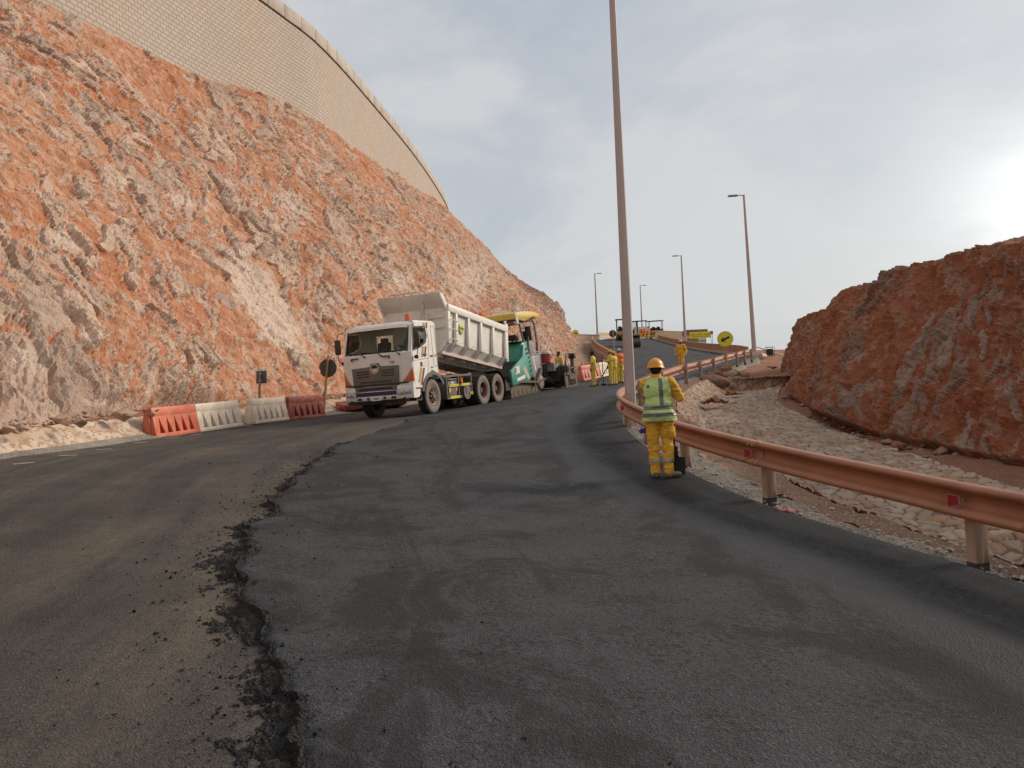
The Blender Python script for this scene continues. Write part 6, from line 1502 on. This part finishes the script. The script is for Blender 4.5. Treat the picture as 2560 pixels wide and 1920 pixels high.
# ------------------------------------------------------------------ machines at the crest
m_oroll = M('roller orange', (.6, .13, .04), .5, var=.1, dust=.3); m_yroll = M('roller yellow', (.5, .33, .08), .5, var=.1, dust=.35)
def rig(d, px, yaw): 
    q = P(px, 345, d); f = Vector((math.sin(yaw), -math.cos(yaw), 0)); z = gz(q.x, q.y)
    return frame((q.x, q.y, z), f + Vector((0, 0, -.075)), (0, 0, 1))
RM = rig(93, 632, R(-7)); rl = thing('road_roller', 'yellow road roller with smooth front drum partly hidden by the tall lamp post', 'roller', mat=RM)
q = MB(); q.lathe([(.0, -.95), (.6, -.95), (.64, -.92), (.64, .92), (.6, .95), (.0, .95)], 36, (1.5, 0, .64), 'Y'); q.build('drum', M('worn drum steel', (.13, .125, .12), .45, .5, var=.2, vs=3), rl)
q = MB(); q.lathe([(.0, -.95), (.6, -.95), (.64, -.92), (.64, .92), (.6, .95), (.0, .95)], 36, (-1.5, 0, .64), 'Y'); q.build('drum', M('worn drum steel', (.13, .125, .12), .45, .5), rl)
q = MB(); q.box((0, 0, 1.05), (2.0, 1.7, .7)); q.box((1.5, 0, 1.45), (1.5, 2.0, .2)); q.box((-1.5, 0, 1.35), (1.7, 2.0, .3))
for s in (1, -1):
    for x in (1.5, -1.5): q.box((x, s * 1.02, 1.0), (.3, .08, .8))
q.build('frame', m_yroll, rl, bevel=.04)
q = MB()
for x in (.55, -.65):
    for s in (1, -1): q.bar((x, s * .72, 1.4), (x * .9, s * .7, 2.95), .09, .09)
q.box((-.05, 0, 2.98), (1.7, 1.7, .12)); q.build('cab_frame', M('roller dark', (.06, .05, .05), .6), rl, bevel=.02)
q = MB(); q.add([(.58, -.68, 1.5), (.58, .68, 1.5), (.52, .66, 2.85), (.52, -.66, 2.85)], [(0, 1, 2, 3)]); q.add([(-.6, -.66, 1.5), (.55, -.68, 1.5), (.5, -.66, 2.85), (-.6, -.66, 2.85)], [(0, 1, 2, 3)]); q.build('glazing', glass_mat('green glass', (.62, .72, .66)), rl)
q = MB(); q.box((-.3, 0, 1.75), (.5, .55, .5)); q.box((.2, .1, 1.8), (.2, .5, .5)); q.build('seat', m_seat, rl, bevel=.04)
def canopy_machine(label, d, px, yaw, body, wide, name, cat, long=3.6):
    Mx = rig(d, px, yaw); o = thing(name, label, cat, mat=Mx)
    q = MB(); q.box((-.2, 0, .95), (long, wide * .85, .7)); q.box((-long * .35, 0, 1.45), (long * .3, wide * .8, .5)); q.build('body', body, o, bevel=.06)
    q = MB()
    for x in (-.9, .9):
        for s in (1, -1): q.bar((x, s * wide * .4, 1.2), (x, s * wide * .4, 2.95), .08, .08)
    q.build('post', m_black, o)
    q = MB(); q.box((0, 0, 3.0), (2.4, wide, .16), top=.95); q.build('canopy', M('canopy dark', (.11, .105, .135), .6), o, bevel=.03)
    q = MB(); q.box((-.4, .4, 1.75), (.45, .5, .6)); q.box((-.4, -.4, 1.75), (.45, .5, .6)); q.box((.5, 0, 1.65), (.3, wide * .6, .45)); q.build('seat', m_seat, o, bevel=.05)
    return o, wide
def wheels(o, xs_, ysl, r, w):
    for x in xs_:
        q = MB()
        for y in ysl: q.lathe([(.0, -w / 2), (r * .55, -w / 2), (r * .92, -w / 2), (r, -w / 4), (r, w / 4), (r * .92, w / 2), (r * .55, w / 2), (.0, w / 2)], 24, (x, y, r), 'Y')
        q.build('wheel', m_tyre, o)
o, w = canopy_machine('rubber tyred roller with dark canopy left of the tall lamp post', 113, 623.5, R(-5), m_yroll, 2.1, 'tyre_roller', 'roller'); wheels(o, (-1.4, 1.3), (-.75, -.25, .25, .75), .5, .36)
q = MB(); q.box((1.7, .5, 1.4), (.2, .9, 1.1)); q.build('water_tank', M('cream tank', (.6, .5, .34), .6), o, bevel=.04)
o, w = canopy_machine('white and orange paver with brown canopy behind the workers in orange vests', 135, 642, R(-8), m_oroll, 2.0, 'paver', 'paver', 4.4); wheels(o, (-1.4, .2), (-1.1, 1.1), .5, .4)
q = MB(); q.box((1.6, 0, 1.75), (.8, 2.7, .5)); q.box((1.9, 0, 1.1), (.5, 2.8, .7)); q.build('white_hood', m_white, o, bevel=.06)
q = MB(); q.box((2.3, 0, .55), (.7, 3.2, .5)); q.build('hopper', m_soot, o, bevel=.03)
o, w = canopy_machine('orange paver with dark canopy and yellow hopper at the right end of the crest', 133, 656.5, R(-17), m_oroll, 2.7, 'paver', 'paver', 4.2); wheels(o, (-1.4, .4), (-1.1, 1.1), .5, .5)
q = MB(); q.box((2.2, -.8, 1.15), (.9, 1.1, .5), top=1.15); q.box((2.3, 0, .5), (.9, 2.8, .5)); q.build('hopper', m_yroll, o, bevel=.04)
q = MB(); q.box((2.0, .7, 1.0), (.6, 1.2, .5)); q.build('front_panel', m_oroll, o, bevel=.04)
# ------------------------------------------------------------------ small things
p = P(770, 356.5, 57); ge = thing('generator', 'black portable generator in a tube frame standing on the dirt by the barrier end', 'generator', loc=p)
q = MB()
for x in (-.27, .27):
    q.tube([(x, -.2, 0), (x, -.2, .62), (x * .9, -.15, .68), (x * .9, .15, .68), (x, .2, .62), (x, .2, 0)], .018, 6)
for y in (-.2, .2): q.tube([(-.27, y, .05), (.27, y, .05)], .018, 6); q.tube([(-.25, y * .75, .67), (.25, y * .75, .67)], .018, 6)
q.build('tube_frame', m_black, ge)
q = MB(); q.box((0, 0, .28), (.42, .34, .36)); q.lathe([(.0, -.2), (.13, -.2), (.13, .0), (.0, .0)], 16, (-.08, 0, .36), 'Y'); q.box((0, 0, .5), (.36, .28, .1)); q.build('engine', m_soot, ge, bevel=.02)
q = MB(); a, b = P(755.5, 346.5, 56.5), P(789, 357.5, 58.5); q.tube([a, b], .045, 8); o = q.build('steel_pipe', m_galv, None); tag(o, 'long grey steel pipe leaning from the lamp post down to the dirt', 'pipe')
q = MB(); q.tube([P(760, 356.2, 55.5), P(764.5, 356.8, 56)], .22, 14); o = q.build('concrete_pipe', m_post, None); tag(o, 'short brown pipe piece lying beside the black generator', 'pipe')
m_card = M('brown sheet', (.33, .15, .09), .8, var=.25, vs=5, dust=.3)
def sheet(px0, py0, px1, py1, d, seed, hgt, label, name, mat):
    a, b = P(px0, py0, d), P(px1, py1, d); L = b - a; u = L.normalized(); v = u.cross(Vector((0, 0, 1))).normalized(); n = 14; pts = []
    for i in range(n):
        for j in range(8):
            x, y = i / (n - 1), j / 7; nz = fbm(np.array([[x * 2.2 + seed, y * 1.6, seed * .7]]), 3, seed)[0]
            pts.append(tuple(a + L * x + v * (y - .5) * .55 * (1 - .4 * abs(x - .4)) + Vector((0, 0, .06 + hgt * abs(nz) * (.4 + y)))))
    q = MB(); q.grid(pts, n, 8); o = q.build(name, mat, None, angle=40); md = o.modifiers.new('t', 'SOLIDIFY'); md.thickness = .02; tag(o, label, 'litter' if name != 'plank' else 'plank')
sheet(702, 405.5, 727, 405, 24.5, 3, .2, 'crumpled brown sheet lying in the stone ditch', 'torn_sheet', m_card)
sheet(726, 397.0, 742, 395.5, 29.5, 8, .14, 'flat brown board at the foot of the ditch head wall', 'board', m_timber)
q = MB(); q.bar(P(703, 411.3, 24.2), P(735, 402.3, 26.5), .12, .05); o = q.build('plank', m_timber, None, bevel=.005); tag(o, 'long thin brown plank lying across the ditch in front of the crumpled sheet', 'plank')
q = MB(); c = P(643.5, 430.5, 14.3); rock(q, (0, 0, 0), .055, 70, .9); o = q.build('plastic_bag', M('blue plastic', (.04, .06, .3), .5), None); o.location = c; tag(o, 'small blue plastic bag behind the guardrail near the tall lamp post', 'bag')
q = MB(); a = P(784, 514, 9.35)
q.tube([a + Vector((-.06, .1, .07)), a + Vector((0, .05, .03)), a + Vector((.05, .0, .05)), a + Vector((.1, -.06, .02)), a + Vector((.14, -.05, .05))], .022, 6, True, [.03, .015, .03, .02, .035]); o = q.build('tape_scrap', M('red and white tape', (.6, .25, .25), .6, var=.6, vs=30), None); tag(o, 'scrap of red and white tape by the foot of the guardrail post', 'litter')
p = P(582.5, 373, 46); cn = thing('traffic_cone', 'orange traffic cone standing on the salmon barrier side near the paver end', 'cone', loc=p)
q = MB(); q.lathe([(.15, .0), (.13, .05), (.035, .65), (.0, .66)], 16); q.box((0, 0, .02), (.36, .36, .04)); q.build('cone_body', m_orange, cn); q = MB(); q.lathe([(.105, .22), (.078, .38)], 16); q.build('white_band', m_paper, cn)
# ------------------------------------------------------------------ light and sky
SUN_AZ, SUN_EL = R(66), R(29)      # azimuth to the right of the view, elevation
sd = Vector((math.sin(SUN_AZ) * math.cos(SUN_EL), math.cos(SUN_AZ) * math.cos(SUN_EL), math.sin(SUN_EL)))
sl = bpy.data.lights.new('sun', 'SUN'); sl.energy = 2.9; sl.angle = R(18.0); sl.color = (1.0, .86, .70)
so = bpy.data.objects.new('sun', sl); COL.objects.link(so); so.rotation_euler = (-sd).to_track_quat('-Z', 'Y').to_euler(); so.location = sd * 80
wd = bpy.data.worlds.new('World'); scene.world = wd; wd.use_nodes = True
class WT(NT):
    def __init__(s): s.t = wd.node_tree; s.n = s.t.nodes; s.b = None
t = WT(); t.n.clear()
sky = t.new('ShaderNodeTexSky', sky_type='NISHITA', sun_disc=False, sun_elevation=SUN_EL, sun_rotation=SUN_AZ, air_density=1.2, dust_density=2.0)
g = t.new('ShaderNodeTexCoord').outputs['Generated']
skc = t.new('ShaderNodeVectorMath', operation='SCALE'); t.put(skc.inputs[0], sky.outputs[0]); skc.inputs[3].default_value = .10
# high thin cloud
nz = t.new('ShaderNodeVectorMath', operation='NORMALIZE'); t.put(nz.inputs[0], g)
mp = t.new('ShaderNodeMapping'); t.put(mp.inputs[0], nz.outputs[0]); mp.inputs['Scale'].default_value = (1, 1, 2.2); mp.inputs['Rotation'].default_value = (.2, .1, .5)
cn = t.noise(mp.outputs[0], 1.9, 7, .58, .4); cn2 = t.noise(mp.outputs[0], 5.5, 6, .6, .3)
dt = t.new('ShaderNodeVectorMath', operation='DOT_PRODUCT'); t.put(dt.inputs[0], nz.outputs[0])
gd = ray(1040, 205).normalized(); dt.inputs[1].default_value = gd
dots = dt.outputs['Value']
glow = t.math('POWER', t.math('MAXIMUM', dots, 0.0), 9.0)
glow2 = t.math('ADD', t.math('MULTIPLY', t.math('POWER', t.math('MAXIMUM', dots, 0.0), 130.0), .4), t.math('MULTIPLY', t.math('POWER', t.math('MAXIMUM', dots, 0.0), 900.0), .7))
cl = t.ramp(cn, [(.4, (.43, .495, .58)), (.5, (.53, .565, .615)), (.6, (.67, .68, .69))])
cl = t.mix(t.math('MULTIPLY', t.ramp(cn2, [(.4, 0.), (.75, 1.)]), .22), cl, (.66, .67, .68))
cl = t.mix(t.math('MULTIPLY', glow, .6), cl, (.74, .74, .73))
sp = t.new('ShaderNodeSeparateXYZ'); t.put(sp.inputs[0], nz.outputs[0])
cl = t.mix(t.ramp(sp.outputs[2], [(.0, .5), (.2, 0.)]), cl, (.6, .635, .665))
cl = t.mix(t.ramp(t.math('MULTIPLY', sp.outputs[1], -1.0), [(.0, 0.), (.5, .8)]), cl, (.62, .585, .545))
tot = t.mix(.86, skc.outputs[0], cl)
gl = t.new('ShaderNodeVectorMath', operation='SCALE'); gl.inputs[0].default_value = (.6, .6, .59); t.put(gl.inputs[3], t.math('MULTIPLY', glow2, t.ramp(cn2, [(.3, .35), (.6, 1.)])))
ad = t.new('ShaderNodeVectorMath', operation='ADD'); t.put(ad.inputs[0], tot); t.put(ad.inputs[1], gl.outputs[0])
bg = t.new('ShaderNodeBackground'); t.put(bg.inputs[0], ad.outputs[0]); bg.inputs[1].default_value = 1.0
out = t.new('ShaderNodeOutputWorld'); t.put(out.inputs[0], bg.outputs[0])
scene.view_settings.view_transform = 'Standard'; scene.view_settings.look = 'None'; scene.view_settings.exposure = 0; scene.view_settings.gamma = 1
scene.cycles.max_bounces = 6; scene.cycles.diffuse_bounces = 3; scene.cycles.transparent_max_bounces = 8
scene.cycles.use_denoising = True
